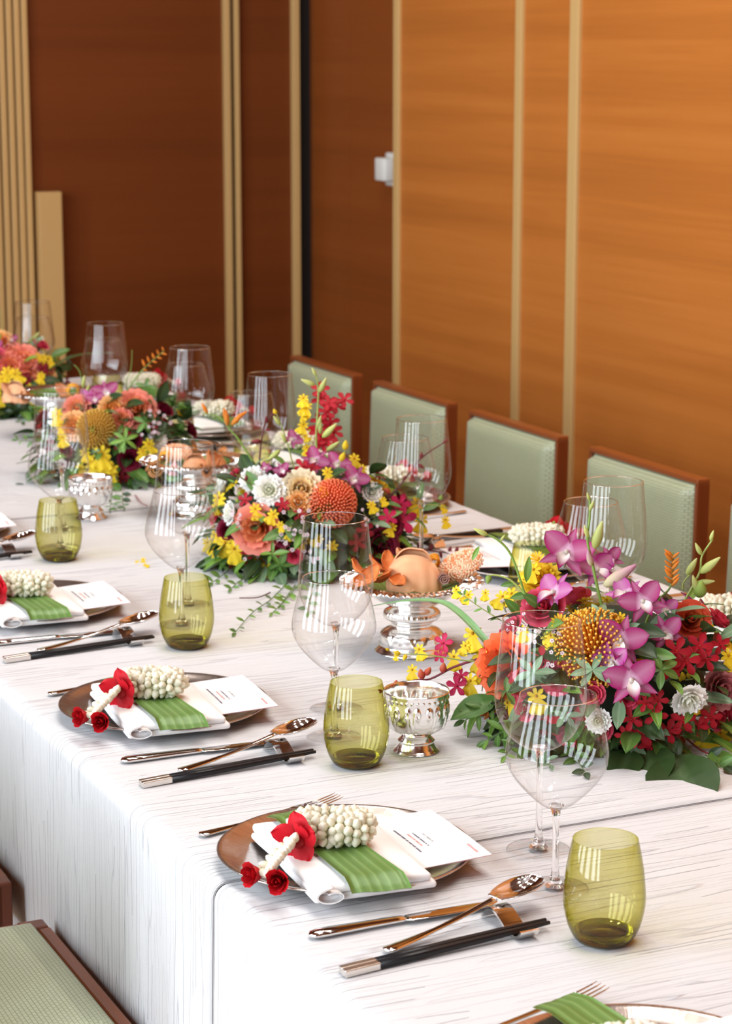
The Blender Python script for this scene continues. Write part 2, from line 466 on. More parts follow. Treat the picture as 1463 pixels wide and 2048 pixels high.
def rz(a): return Matrix.Rotation(a, 4, 'Z')
def ry(a): return Matrix.Rotation(a, 4, 'Y')
def tr(x, y, z): return Matrix.Translation((x, y, z))

# ------------------------------------------------------------------ the room
XR = 3.30                 # face of the right wall panels
YB = 8.05                 # face of the back wall panels
HC = 4.7
def struct(name, vf, mat, smooth=False):
    o = ob(name, mk(name, vf[0], vf[1], mat, smooth)); o['kind'] = 'structure'; return o
struct('floor', boxvf(WIN_X - 0.3, XR + 0.8, -3.2, YB + 0.4, -0.1, 0), 'carpet')
struct('ceiling', boxvf(WIN_X - 0.3, XR + 0.8, -3.2, YB + 0.4, HC, HC + 0.1), 'ceiling')
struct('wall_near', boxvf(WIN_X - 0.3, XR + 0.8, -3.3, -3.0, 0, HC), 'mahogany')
# window wall
vs = []
ys = [-3.0] + [y for w in WINDOWS for y in w] + [YB + 0.4]
for k in range(0, len(ys), 2):
    vs.append(boxvf(WIN_X - 0.12, WIN_X, ys[k], ys[k + 1], 0, HC))
vs.append(boxvf(WIN_X - 0.12, WIN_X, WINDOWS[0][0], WINDOWS[-1][1], 0, WIN_Z[0])); vs.append(boxvf(WIN_X - 0.12, WIN_X, WINDOWS[0][0], WINDOWS[-1][1], WIN_Z[1], HC))
struct('wall_left', join(*vs), 'teak')
for i, (y0, y1) in enumerate(WINDOWS):
    w = ob('window_%d' % (i + 1), mk('window_frame', *join(
        boxvf(WIN_X - 0.015, WIN_X + 0.03, y0, y0 + 0.04, *WIN_Z), boxvf(WIN_X - 0.015, WIN_X + 0.03, y1 - 0.04, y1, *WIN_Z),
        boxvf(WIN_X - 0.015, WIN_X + 0.03, y0, y1, WIN_Z[0], WIN_Z[0] + 0.05), boxvf(WIN_X - 0.015, WIN_X + 0.03, y0, y1, WIN_Z[1] - 0.05, WIN_Z[1])), 'window_frame', False))
    w['kind'] = 'structure'
# right wall: veneer panels between pale upright battens
wr = struct('wall_right', boxvf(XR + 0.03, XR + 0.75, -3.0, on_x(803, 335, XR).y, 0, HC), 'black')
def yr(px): return on_x(px, 400, XR).y
cuts = [-3.0, yr(1148) - 0.01, yr(1038), yr(796)]
for a, b2 in zip(cuts, cuts[1:]):
    box('panel', XR, XR + 0.03, a + 0.012, b2 - 0.012, 0, HC, 'teak', wr)
for px, wd in ((1148, 0.052), (1038, 0.040), (796, 0.040)):
    y = yr(px); box('batten', XR - 0.012, XR + 0.02, y - wd / 2, y + wd / 2, 0, HC, 'batten', wr, 0.003)
y1r = yr(796)
# the recess behind it, with panels in a darker brown
XD = XR + 0.16
wd_ = struct('wall_recess', boxvf(XD + 0.03, XR + 0.75, y1r + 0.02, YB + 0.3, 0, HC), 'black')
yseam = on_x(700, 335, XD).y
yend = on_x(616, 335, XD).y
box('panel', XD, XD + 0.03, y1r + 0.02, yseam, 0, HC, 'recess_veneer', wd_)
box('panel', XD, XD + 0.03, yseam + 0.003, yend, 0, HC, 'recess_veneer', wd_)
# back wall
wb = struct('wall_back', boxvf(WIN_X, XD + 0.03, YB + 0.03, YB + 0.3, 0, HC), 'black')
def xb(px, y=300): return on_y(px, y, YB).x
pc = [WIN_X, xb(8), xb(458), xb(590)]
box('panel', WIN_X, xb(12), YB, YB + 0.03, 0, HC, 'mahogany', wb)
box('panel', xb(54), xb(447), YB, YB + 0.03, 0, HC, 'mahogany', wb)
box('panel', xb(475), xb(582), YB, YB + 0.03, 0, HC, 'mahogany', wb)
for px in (-26, -10, 6, 21.5, 37, 52):
    x = xb(px); box('batten', x - 0.0105, x + 0.0105, YB - 0.03, YB + 0.01, 0, HC, 'batten', wb, 0.003)
for px, w2 in ((452, 0.0115), (471, 0.009), (588, 0.0135)):
    x = xb(px); box('batten', x - w2, x + w2, YB - 0.03, YB + 0.01, 0, HC, 'batten', wb, 0.003)
x = xb(471); box('floor_bolt', x - 0.012, x + 0.012, YB - 0.045, YB - 0.03, on_y(471, 826, YB).z, on_y(471, 795, YB).z, 'grey_metal', wb, 0.003)
# loose board against the back wall
xa, xc = on_y(74, 384, YB - 0.06).x, on_y(121, 384, YB - 0.06).x
bd = ob('wooden_board', mk('wooden_board', *boxvf(xa, xc, YB - 0.075, YB - 0.03, 0, on_y(98, 384, YB - 0.075).z, 0.003), 'batten', False))
bd['label'] = 'pale upright wooden board standing against the dark back wall'; bd['category'] = 'board'
# light switch on the recess panel
ps = on_x(781, 338, XD)
sw = thing('light_switch', 'white box switch on the dark wall beside a pale batten', 'switch', (XD, ps.y - 0.03, ps.z))
hh = 33 * px_size(ps)
ob('back_plate', mk('back_plate', *boxvf(-0.016, 0, -0.06, 0.045, -hh, hh, 0.006), 'white_plastic'), sw)
ob('housing', mk('housing', *boxvf(-0.062, -0.016, -0.05, 0.035, -hh * 0.66, hh * 0.7, 0.005), 'white_plastic'), sw)
# downlights in the ceiling
def lamp_mesh():
    V, F = lathe([(0.001, 0), (0.045, 0)], 16); return mk('lamp_disc', V, F, 'lamp', False)
def lring():
    V, F = lathe([(0.045, -0.004), (0.06, -0.008), (0.066, 0.0), (0.045, 0.0)], 20); return mk('lamp_ring', V, F, 'window_frame')
for i in range(3):
    for j in range(6):
        t = thing('downlight', 'small round warm downlight set in the dark wooden ceiling', 'downlight', (0.9 + i * 0.65, 0.9 + j * 0.95, HC - 0.001), 0, 'ceiling downlights')
        ob('lamp_face', cached('lampd', lamp_mesh), t, tr(0, 0, -0.004)); ob('trim_ring', cached('lampr', lring), t)

# ------------------------------------------------------------------ table and cloths
XL, XRT, Y0, YE = 0.877, 2.187, 0.15, 6.50
tb = thing('dining_table', 'long banquet table hidden under pale crinkled tablecloths', 'table', ((XL + XRT) / 2, (Y0 + YE) / 2, 0))
hx, hy = (XRT - XL) / 2, (YE - Y0) / 2
ob('table_top', mk('table_top', *boxvf(-hx + 0.012, hx - 0.012, -hy + 0.012, hy - 0.012, T - 0.035, T - 0.004), 'table', False), tb)
for sx in (-1, 1):
    for sy in (-1, -0.33, 0.33, 1):
        ob('leg', mk('leg', *boxvf(sx * (hx - 0.15) - 0.03, sx * (hx - 0.15) + 0.03, sy * (hy - 0.2) - 0.03, sy * (hy - 0.2) + 0.03, 0, T - 0.035), 'table', False), tb)
def tablecloth(ya, yb2, label, bend_a=0.0, bend_b=0.0, end_a=False, end_b=False):
    # profile across the table: up one side, round the edge, over, and down the other side
    prof = []
    rr = 0.018; lo = 0.10
    def push(x, z): prof.append((x, z))
    n = 14
    for i in range(n): push(XL, lo + (T - rr - lo) * i / n)
    for i in range(7):
        a = PI - (PI / 2) * i / 6; push(XL + rr + rr * math.cos(a), T - rr + rr * math.sin(a))
    for i in range(1, 40): push(XL + rr + (XRT - XL - 2 * rr) * i / 40, T)
    for i in range(7):
        a = PI / 2 - (PI / 2) * i / 6; push(XRT - rr + rr * math.cos(a), T - rr + rr * math.sin(a))
    for i in range(1, n + 1): push(XRT, T - rr - (T - rr - lo) * i / n)
    s = [0]
    for p, q in zip(prof, prof[1:]): s.append(s[-1] + math.hypot(q[0] - p[0], q[1] - p[1]))
    ny = 90
    def f(u, v):
        i = round(u * (len(prof) - 1)); x, z = prof[i]
        across = (x - XL) / (XRT - XL)
        w0 = bend_a * across * across + 0.0035 * noise.noise((s[i] * 6, ya, 0)) if not end_a else 0
        w1 = bend_b * across * across + 0.0035 * noise.noise((s[i] * 6, yb2, 0)) if not end_b else 0
        y = ya + w0 + (yb2 + w1 - ya - w0) * v
        drop = max(0.0, T - 0.03 - z)
        side = -1 if x < (XL + XRT) / 2 else 1
        amp = drop * 0.022
        wob = noise.noise((y * 5.0, drop * 1.2, side * 3.0)) * amp + abs(drop) * 0.01
        dz = 0.0012 * noise.noise((x * 7, y * 22, 0.5)) if drop == 0 else 0
        return (x + side * wob, y, z + dz)
    V, F = solid_grid(len(prof) - 1, ny, f, 0.0018)
    k = len(prof) * (ny + 1)
    uv = [(s[(i % k) // (ny + 1)], V[i][1]) for i in range(2 * k)]
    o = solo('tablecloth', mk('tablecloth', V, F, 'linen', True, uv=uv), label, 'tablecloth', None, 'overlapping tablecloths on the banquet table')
    return o
SEAM1, SEAM2 = 2.345, 4.507
tablecloth(Y0, SEAM1 - 0.0032, 'near crinkled white tablecloth below the dark front seam', 0, 0.04, True, False)
tablecloth(SEAM1 + 0.0024, SEAM2 - 0.002, 'middle crinkled white tablecloth between the two dark seams', 0.04, 0.0)
tablecloth(SEAM2 + 0.002, YE, 'far crinkled white tablecloth beyond the second dark seam', 0.0, 0, False, True)

# ------------------------------------------------------------------ chairs (front of the seat towards local +X)
CH_W, SEAT_Z, CH_TOP = 0.455, 0.475, 0.83
def chair_meshes():
    d = {}
    w = CH_W / 2
    def cushion_seat(u, v):
        x = -0.185 + 0.325 * u; y = (-w + 0.022) + (2 * w - 0.044) * v
        e = min(1.0, min(u, 1 - u) / 0.10, min(v, 1 - v) / 0.08)
        return (x, y, SEAT_Z - 0.006 + 0.022 * math.sqrt(max(0, 1 - (1 - e) ** 2)) + 0.004 * math.sin(PI * u) * math.sin(PI * v))
    V, F = grid(24, 28, cushion_seat); d['seat'] = mk('seat', V, F, 'sage', True, uv=[(v[1], v[0]) for v in V])
    def lean(z): return -0.2 - max(0.0, z - 0.45) * 0.035
    def cushion_back(u, v):
        z = 0.50 + (CH_TOP - 0.012 - 0.50) * u; y = (-w + 0.012) + (2 * w - 0.024) * v
        e = min(1.0, min(u, 1 - u) / 0.09, min(v, 1 - v) / 0.08)
        return (lean(z) + 0.030 * math.sqrt(max(0, 1 - (1 - e) ** 2)) - 0.001, y, z)
    V, F = grid(24, 28, cushion_back); d['back'] = mk('backrest_cushion', V, F, 'sage', True, uv=[(v[1], v[2]) for v in V])
    def slab(z0, z1, y0, y1, t0, t1):
        P = []
        for z in (z0, z1):
            for y in (y0, y1):
                P.append((lean(z) + t1, y, z)); P.append((lean(z) - t0, y, z))
        return P, [(0, 1, 3, 2), (4, 6, 7, 5), (0, 4, 5, 1), (2, 3, 7, 6), (0, 2, 6, 4), (1, 5, 7, 3)]
    def bev(vf, off):
        me = bpy.data.meshes.new('tmp'); me.from_pydata([tuple(v) for v in vf[0]], [], vf[1])
        bm = bmesh.new(); bm.from_mesh(me); bmesh.ops.recalc_face_normals(bm, faces=bm.faces)
        bmesh.ops.bevel(bm, geom=list(bm.edges), offset=off, segments=2, profile=0.5, affect='EDGES'); bm.verts.index_update()
        V = [v.co.copy() for v in bm.verts]; F = [tuple(v.index for v in f.verts) for f in bm.faces]; bm.free(); bpy.data.meshes.remove(me); return V, F
    d['top'] = mk('top_rail', *bev(slab(CH_TOP - 0.012, CH_TOP, -w, w, 0.024, 0.008), 0.003), 'rail_wood', False)
    d['panel'] = mk('back_panel', *slab(0.49, CH_TOP - 0.014, -w + 0.012, w - 0.012, 0.020, -0.002), 'rail_wood', False)
    for sg in (-1, 1):
        y0, y1 = (w - 0.013, w) if sg > 0 else (-w, -w + 0.013)
        V1 = bev(slab(0.0, CH_TOP - 0.011, y0, y1, 0.024, 0.007), 0.002)
        d['stile%d' % sg] = mk('rear_post', *V1, 'chair_wood_shaded', False)
        d['side%d' % sg] = mk('side_rail', *boxvf(-0.2, 0.142, y0, y1, SEAT_Z - 0.075, SEAT_Z, 0.004), 'rail_wood', False)
        d['leg%d' % sg] = mk('front_leg', *boxvf(0.115, 0.155, min(y0, y1) - (0.021 if sg > 0 else 0), max(y0, y1) + (0.021 if sg < 0 else 0), 0, SEAT_Z + 0.002, 0.004), 'chair_wood_shaded', False)
    d['front'] = mk('front_rail', *boxvf(0.137, 0.157, -w + 0.03, w - 0.03, SEAT_Z - 0.075, SEAT_Z, 0.003), 'rail_wood', False)
    return d
CM = chair_meshes()
def chair(x, y, rot, label, group):
    t = thing('dining_chair', label, 'chair', (x, y, 0), rot, group)
    ob('seat', CM['seat'], t); ob('backrest_cushion', CM['back'], t); ob('top_rail', CM['top'], t); ob('back_panel', CM['panel'], t); ob('front_rail', CM['front'], t)
    for sg in (-1, 1):
        ob('rear_post', CM['stile%d' % sg], t); ob('side_rail', CM['side%d' % sg], t); ob('front_leg', CM['leg%d' % sg], t)
    return t
far_names = ['cut-off green chair at the right photo edge against the wood wall', 'nearest whole green chair along the wood wall, behind a pair of wine glasses',
             'second whole green chair along the wood wall, tall batten right behind it', 'third green chair along the wood wall, partly behind wine glasses',
             'farthest green chair along the wood wall, behind the tall red orchids']
for y, lab in zip((3.585, 4.165, 4.765, 5.34, 5.93), far_names):
    chair(2.362, y, PI, lab, 'green upholstered chairs along the wood wall')
chair(0.701, 2.77, 0, 'green seated chair in the bottom left corner, its seat edge against the cloth', 'chairs on the near side')
chair(0.701, 3.385, 0, 'cut-off chair corner at the left edge, beyond the bottom left chair', 'chairs on the near side')

# ------------------------------------------------------------------ tableware meshes
def wine_meshes(kind):
    if kind == 'tall':
        bowl = smooth_profile([(0.004, 0.128), (0.020, 0.132), (0.038, 0.146), (0.050, 0.165), (0.0555, 0.186), (0.0545, 0.215), (0.0505, 0.255), (0.0470, 0.290)], 5)
        zb = 0.130
    else:
        bowl = smooth_profile([(0.004, 0.098), (0.017, 0.103), (0.036, 0.120), (0.052, 0.140), (0.0595, 0.160), (0.0575, 0.182), (0.0510, 0.208), (0.0440, 0.234)], 5)
        zb = 0.100
    V, F = lathe(bowl, 48); b = mk('glass_bowl', V, F, 'glass')
    r, z = bowl[-1]
    V, F = lathe([(r - 0.0006, z), (r, z + 0.0006), (r + 0.0006, z), (r, z - 0.0006), (r - 0.0006, z)], 48); rim = mk('glass_rim', V, F, 'solid_glass')
    V, F = lathe(smooth_profile([(0.012, 0.004), (0.0075, 0.010), (0.0045, 0.022), (0.0038, 0.05), (0.0038, zb - 0.025), (0.0048, zb - 0.008), (0.009, zb + 0.0022)], 4), 16, True, True); st = mk('stem', V, F, 'solid_glass')
    V, F = lathe(smooth_profile([(0.011, 0.0052), (0.024, 0.0030), (0.0385, 0.0018)], 4) + [(0.0395, 0.0010), (0.0385, 0.0004)], 40); ft = mk('foot', V, F, 'glass')
    return b, rim, st, ft
def wine_glass(x, y, kind, label, group):
    b, rim, st, ft = cached('wine' + kind, lambda: wine_meshes(kind))
    t = thing('wine_glass', label, 'wine glass', (x, y, T + 0.0012), 0, group)
    ob('bowl', b, t); ob('rim', rim, t); ob('stem', st, t); ob('foot', ft, t)
    return t
def tumbler_meshes():
    prof = smooth_profile([(0.0255, 0.0006), (0.0300, 0.0030), (0.0350, 0.0095), (0.0402, 0.0215), (0.0443, 0.0400), (0.0450, 0.0550), (0.0427, 0.0810), (0.0387, 0.1040), (0.0357, 0.1180)], 5)
    V, F = lathe(prof, 48)
    th = []
    for (r, z) in prof:
        k = 1.0 + 1.6 * max(0.0, 1 - max(0, z - 0.010) / 0.018) ** 1.4
        if z > 0.1165: k = 1.7
        th.extend([k * 0.5] * 48)
    wall = mk('tumbler_wall', V, F, 'olive_glass', True, thick=th)
    V, F = lathe(smooth_profile([(0.0005, 0.0012), (0.018, 0.0012), (0.0240, 0.0016), (0.0290, 0.0042), (0.0330, 0.0105), (0.0318, 0.0140), (0.0240, 0.0118), (0.011, 0.0095), (0.0005, 0.009)], 3), 40); base = mk('tumbler_base', V, F, 'solid_olive')
    return wall, base
def tumbler(x, y, label):
    w, b = cached('tumbler', tumbler_meshes)
    t = thing('tumbler', label, 'tumbler', (x, y, T + 0.0012), 0, 'olive green glass tumblers')
    ob('wall', w, t); ob('base', b, t)
def plate_mesh():
    p = smooth_profile([(0.0005, 0.006), (0.09, 0.006), (0.108, 0.0075), (0.130, 0.0125), (0.148, 0.0185), (0.1530, 0.0195)], 5)
    q = [(0.1545, 0.0185), (0.1525, 0.0165)] + smooth_profile([(0.148, 0.0145), (0.130, 0.0085), (0.108, 0.0025), (0.09, 0.0005), (0.0005, 0.0005)], 3)
    return mk('charger_plate', *lathe(p + q, 72), 'charger')
def knife_meshes():
    h = [(0, 0, 0.004, 0.002, 0.0015), (0.003, 0, 0.0045, 0.0075, 0.0030), (0.012, 0, 0.005, 0.0098, 0.0042), (0.035, 0, 0.005, 0.0088, 0.0042), (0.07, 0, 0.005, 0.0070, 0.0038), (0.105, 0, 0.005, 0.0062, 0.0034), (0.113, 0, 0.005, 0.0066, 0.003), (0.117, 0, 0.005, 0.0050, 0.002)]
    b = [(0.115, 0, 0.005, 0.006, 0.0014), (0.122, -0.001, 0.005, 0.0095, 0.0011), (0.16, -0.001, 0.005, 0.0100, 0.0010), (0.20, -0.001, 0.005, 0.0098, 0.0010), (0.222, 0, 0.005, 0.0075, 0.0009), (0.233, 0.003, 0.005, 0.0030, 0.0007), (0.2355, 0.004, 0.005, 0.0006, 0.0004)]
    return mk('knife_handle', *loft(h), 'steel'), mk('knife_blade', *loft(b), 'steel')
def spoon_meshes():
    h = []
    for i in range(15):
        u = i / 14; x = 0.165 * u
        z = 0.004 + 0.021 * u ** 1.1 - 0.003 * math.sin(PI * u)
        hw = 0.0035 + 0.0058 * max(0, 1 - u * 2.4) ** 0.8 + 0.0010 * u
        if i == 0: hw = 0.003
        h.append((x, 0, z, hw if i != 1 else hw, 0.0016 + 0.0008 * (1 - u)))
    h.insert(1, (0.0025, 0, 0.0042, 0.0082, 0.0022))
    def bowl(u, v):
        x = 0.160 + 0.072 * u
        w = 0.0215 * math.sqrt(max(0, 1 - ((u - 0.56) / (0.44 if u > 0.56 else 0.60)) ** 2)) + (0.0032 if u < 0.05 else 0)
        s = 2 * v - 1
        depth = 0.0085 * math.sin(PI * min(1, u * 1.02)) ** 0.7 * (1 - s * s)
        return (x, w * s, 0.0255 + 0.008 * u - depth)
    return mk('spoon_handle', *loft(h, 12, 2.2), 'steel'), mk('spoon_bowl', *solid_grid(20, 12, bowl, 0.0013), 'steel')
def fork_meshes():
    h = []
    for i in range(12):
        u = i / 11
        h.append((0.135 * u, 0, 0.004 + 0.006 * u ** 2, (0.0032 + 0.0056 * max(0, 1 - u * 2.2)) if i else 0.003, 0.0018))
    h.insert(1, (0.0025, 0, 0.004, 0.008, 0.002))
    head = [(0.132, 0, 0.0098, 0.0033, 0.0014), (0.143, 0, 0.0098, 0.0075, 0.0012), (0.153, 0, 0.009, 0.0112, 0.0010), (0.164, 0, 0.0085, 0.0118, 0.0010)]
    ti = [(0.163, 0, 0.0086, 0.00135, 0.0010), (0.185, 0, 0.0095, 0.00125, 0.0010), (0.203, 0, 0.0125, 0.0010, 0.0008), (0.210, 0, 0.0145, 0.0004, 0.0004)]
    return mk('fork_handle', *loft(h), 'steel'), mk('fork_head', *loft(head, 8, 3), 'steel'), mk('tine', *loft(ti, 6), 'steel')
def rest_mesh():
    P = smooth_profile([(-0.003, 0.0015), (0.003, 0.010), (0.012, 0.0165), (0.024, 0.0165), (0.038, 0.0105), (0.050, 0.0045), (0.062, 0.0018), (0.074, 0.0022), (0.080, 0.008), (0.0815, 0.0115)], 4)
    def f(u, v):
        i = round(u * (len(P) - 1)); y, z = P[i]
        return ((v - 0.5) * 0.024, -y, z)
    return mk('cutlery_rest', *solid_grid(len(P) - 1, 2, f, 0.0028), 'steel', False)
def stick_meshes():
    c = boxvf(0, 0.043, -0.0042, 0.0042, 0, 0.0082, 0.0011)
    s = loft([(0.0425, 0, 0.0041, 0.0041, 0.0040), (0.11, 0, 0.0041, 0.0039, 0.0038), (0.20, 0, 0.004, 0.0034, 0.0033), (0.262, 0, 0.004, 0.0020, 0.0019)], 12, 5)
    return mk('silver_cap', *c, 'silver_cap', False), mk('stick_shaft', *s, 'lacquer')
def napkin_meshes():
    def layer(x0, x1, y0, y1, z0, z1, seed):
        V, F = boxvf(x0, x1, y0, y1, z0, z1, 0.0042, 3)
        bm = bmesh.new(); vv = [bm.verts.new(v) for v in V]
        for f in F: bm.faces.new([vv[i] for i in f])
        bmesh.ops.subdivide_edges(bm, edges=[e for e in bm.edges if e.calc_length() > 0.03], cuts=8, use_grid_fill=True)
        for v in bm.verts:
            u = (v.co.x - x0) / (x1 - x0); w = (v.co.y - y0) / (y1 - y0)
            top = (v.co.z - z0) / (z1 - z0)
            v.co.z += top * (0.004 * math.sin(PI * u) * math.sin(PI * w) + 0.0022 * noise.noise((v.co.x * 26, v.co.y * 20, seed)))
            v.co.x += 0.0025 * noise.noise((v.co.y * 14, seed, 0)); v.co.y += 0.003 * noise.noise((v.co.x * 14, seed, 5))
        bm.verts.index_update(); V = [v.co.copy() for v in bm.verts]; F = [tuple(v.index for v in f.verts) for f in bm.faces]; bm.free()
        return V, F
    low = layer(-0.080, 0.070, -0.118, 0.117, 0.0, 0.0085, 1.0)
    top = layer(-0.080, 0.062, -0.118, 0.117, 0.0095, 0.0195, 2.0)
    # the rolled corner at the near left end
    pts = []
    for i in range(26):
        a = i / 25 * 2.2 * PI; r = 0.0100 - 0.0030 * a / PI * 0.9
        pts.append((-0.062 + max(r, 0.001) * math.cos(a + PI / 2) * 2.1, 0.0098 + max(r, 0.001) * math.sin(a + PI / 2)))
    def roll(u, v):
        i = round(u * 25); x, z = pts[i]
        return (x, -0.127 + 0.05 * v, z)
    rl = solid_grid(25, 4, roll, 0.0016)
    return mk('napkin_lower', *low, 'napkin'), mk('napkin_upper', *top, 'napkin'), mk('napkin_roll', *rl, 'napkin')
def card_meshes():
    def f(u, v): return (-0.065 + 0.13 * u, -0.0875 + 0.175 * v, 0.002 * math.sin(PI * v))
    c = mk('menu_card', *solid_grid(4, 8, f, 0.0006), 'card', False)
    e = mk('card_back', *[x for x in solid_grid(4, 8, lambda u, v: (f(u, v)[0] * 1.0, f(u, v)[1], f(u, v)[2] - 0.0007), 0.0006)], 'card_edge', False)
    rnd = random.Random(3)
    def row(x, y0, y1, h, gap=0.35):
        parts = []; y = y1
        while y > y0:
            w = h * rnd.uniform(0.45, 0.75)
            if rnd.random() < 0.12: y -= w; continue
            hh2 = h * rnd.choice((1.0, 1.0, 0.8))
            zt = 0.002 * math.sin(PI * ((y + 0.0875) / 0.175)) + 0.00045
            parts.append(([(x - hh2 / 2, y, zt), (x + hh2 / 2, y, zt), (x + hh2 / 2, y - w * 0.72, zt), (x - hh2 / 2, y - w * 0.72, zt)], [(0, 3, 2, 1)]))
            y -= w
        return join(*parts)
    zt = 0.0026
    ink = mk('print_dark', *join(row(0.010, -0.028, 0.018, 0.0023), row(-0.006, -0.042, 0.040, 0.0026)), 'ink', False)
    pale = mk('print_pale', *row(0.020, -0.020, 0.012, 0.0026), 'ink_pale', False)
    red = mk('print_pink', *join(row(0.003, -0.026, 0.018, 0.0026), row(0.053, -0.074, -0.046, 0.0038),
        ([(0.0412, -0.085, 0.0004 + 0.0005), (0.0418, -0.085, 0.0009), (0.0418, 0.085, 0.0009), (0.0412, 0.085, 0.0009)] , [(0, 1, 2, 3)])), 'ink_red', False)
    return c, e, ink, pale, red
def banana_mesh():
    def f(u, v):
        y = 0.122 - 0.282 * u
        z = 0.0365
        if y > 0.092: z -= 0.25 * (y - 0.092)
        if y < -0.139: z -= 0.3 * (-0.139 - y) + 14.0 * (-0.139 - y) ** 2
        x = (v - 0.5) * (0.055 + 0.014 * u) + 0.006 * u
        y += 0.012 * (v - 0.5) * (1 if u < 0.5 else -1)
        return (x, y, z + 0.0015 * math.sin(v * 9) * 0.4)
    return mk('banana_leaf', *solid_grid(26, 10, f, 0.0006), 'banana')

# ------------------------------------------------------------------ petals, blooms and leaves (unit size: about 1 across)
def lerp(a, b, t): return tuple(x + (y - x) * t for x, y in zip(a, b))
def wprof(kind, u):
    if kind == 'round': return max(0.0, math.sin(PI * u ** 0.85)) ** 0.6
    if kind == 'oval': return max(0.0, math.sin(PI * u)) ** 0.8
    if kind == 'point': return max(0.0, math.sin(PI * u ** 0.75)) ** 0.9 * (1 - 0.25 * u)
    if kind == 'fan': return min(1.0, 0.12 + 1.15 * u) * math.sqrt(max(0.0, 1 - u ** 7))
    if kind == 'spat': return (0.25 + 0.75 * min(1, u * 1.5)) * math.sqrt(max(0.0, 1 - u ** 5))
    if kind == 'blade': return max(0.0, math.sin(PI * (0.06 + 0.94 * u) ** 0.7))
def petal_mesh(L, W, kind, cup, bend, ruffle, colf, nu=7, nv=6, mat='petal', twist=0.0, fold=0.0):
    V, C = [], []
    def f(u, v):
        s = 2 * v - 1; w = wprof(kind, u) * W / 2
        x = w * s; y = L * u
        z = bend * L * u * u + cup * abs(s) ** 2 * w * 2 + fold * abs(s) * w + ruffle * math.sin(s * 7 + u * 3) * u * u * L
        y += ruffle * 0.6 * math.cos(s * 11) * u ** 3 * L
        if twist: x, z = x * math.cos(twist * u) - z * math.sin(twist * u), x * math.sin(twist * u) + z * math.cos(twist * u)
        C.append(colf(u, s)); return (x, y, z)
    V, F = grid(nu, nv, f)
    return mk('petal', V, F, mat, True, col=C)
def cup_petal(r0, r1, h, spread, flare, colf, ruffle=0.0, nu=7, nv=8):
    """a rose petal: part of a cup that opens at the rim"""
    C = []
    def f(u, v):
        s = 2 * v - 1
        wid = spread * (0.35 + 0.65 * math.sin(PI * min(1, 0.15 + 0.62 * u) ** 0.9)) * (1 - 0.35 * max(0, u - 0.7) / 0.3 * s * s)
        th = s * wid
        r = r0 + (r1 - r0) * math.sin(u * PI / 2) ** 0.8 + flare * max(0, u - 0.55) ** 2 * 3
        z = h * u ** 1.15 - flare * max(0, u - 0.75) ** 2 * 3.2 - 0.10 * h * s * s * u
        r += ruffle * math.sin(s * 9 + u * 2) * u * u; z += ruffle * 0.7 * math.cos(s * 12) * u ** 3
        C.append(colf(u, s)); return (r * math.cos(th), r * math.sin(th), z)
    V, F = grid(nu, nv, f)
    return mk('petal', V, F, 'petal', True, col=C)
def solidcol(vf, name, col, mat='petal'):
    return mk(name, vf[0], vf[1], mat, True, col=[col] * len(vf[0]))
WHITE = (0.83, 0.82, 0.76); CREAM = (0.86, 0.76, 0.52)
def spec_dendrobium(key, edge=(0.33, 0.001, 0.120), mid=(0.84, 0.62, 0.76)):
    def cf(k): return lambda u, s: lerp(mid, edge, min(1, max(0, (u - 0.05) * k)) * (0.75 + 0.25 * abs(s)))
    sep = petal_mesh(0.52, 0.24, 'point', 0.12, -0.12, 0.0, cf(4.0)); pet = petal_mesh(0.55, 0.42, 'round', 0.10, -0.10, 0.02, cf(5.0))
    lip = petal_mesh(0.40, 0.26, 'spat', 0.45, -0.45, 0.03, lambda u, s: lerp((0.85, 0.82, 0.78), edge, max(0, min(1, (u - 0.45) * 2.5))))
    core = solidcol(join(ball(0.05, 0.06, 0.07, 5, 7, (0, 0.01, 0.06)), tube([(0, -0.02, -0.01), (0, -0.1, -0.15), (0, -0.16, -0.30)], [0.035, 0.03, 0.02], 5)), 'bloom_column', (0.62, 0.55, 0.48))
    subs = [('sepal', sep, rz(0) @ rx(R(8)))] + [('sepal', sep, rz(R(a)) @ rx(R(12))) for a in (128, -128)]
    subs += [('petal', pet, rz(R(a)) @ tr(0, 0, 0.012) @ rx(R(14))) for a in (62, -62)]
    subs += [('lip', lip, rz(PI) @ tr(0, 0, 0.03) @ rx(R(55)))]
    return ('orchid', core, subs)
def spec_oncidium(key, c=(0.80, 0.53, 0.012), c2=(0.86, 0.66, 0.03)):
    f = lambda u, s: lerp(c, c2, u)
    lip = petal_mesh(0.62, 0.85, 'fan', -0.06, -0.18, 0.09, f, 7, 10); small = petal_mesh(0.34, 0.17, 'spat', 0.1, -0.2, 0.04, f, 5, 4)
    core = solidcol(join(ball(0.055, 0.06, 0.05, 5, 6, (0, 0.02, 0.035)), tube([(0, 0.02, -0.01), (0, 0.06, -0.12), (0, 0.02, -0.25)], [0.025, 0.02, 0.018], 5)), 'bloom_heart', (0.55, 0.26, 0.01))
    return ('yellow_orchid', core, [('lip', lip, rz(PI) @ rx(R(8)))] + [('petal', small, rz(R(a)) @ rx(R(10))) for a in (0, 55, -55, 105, -105)])
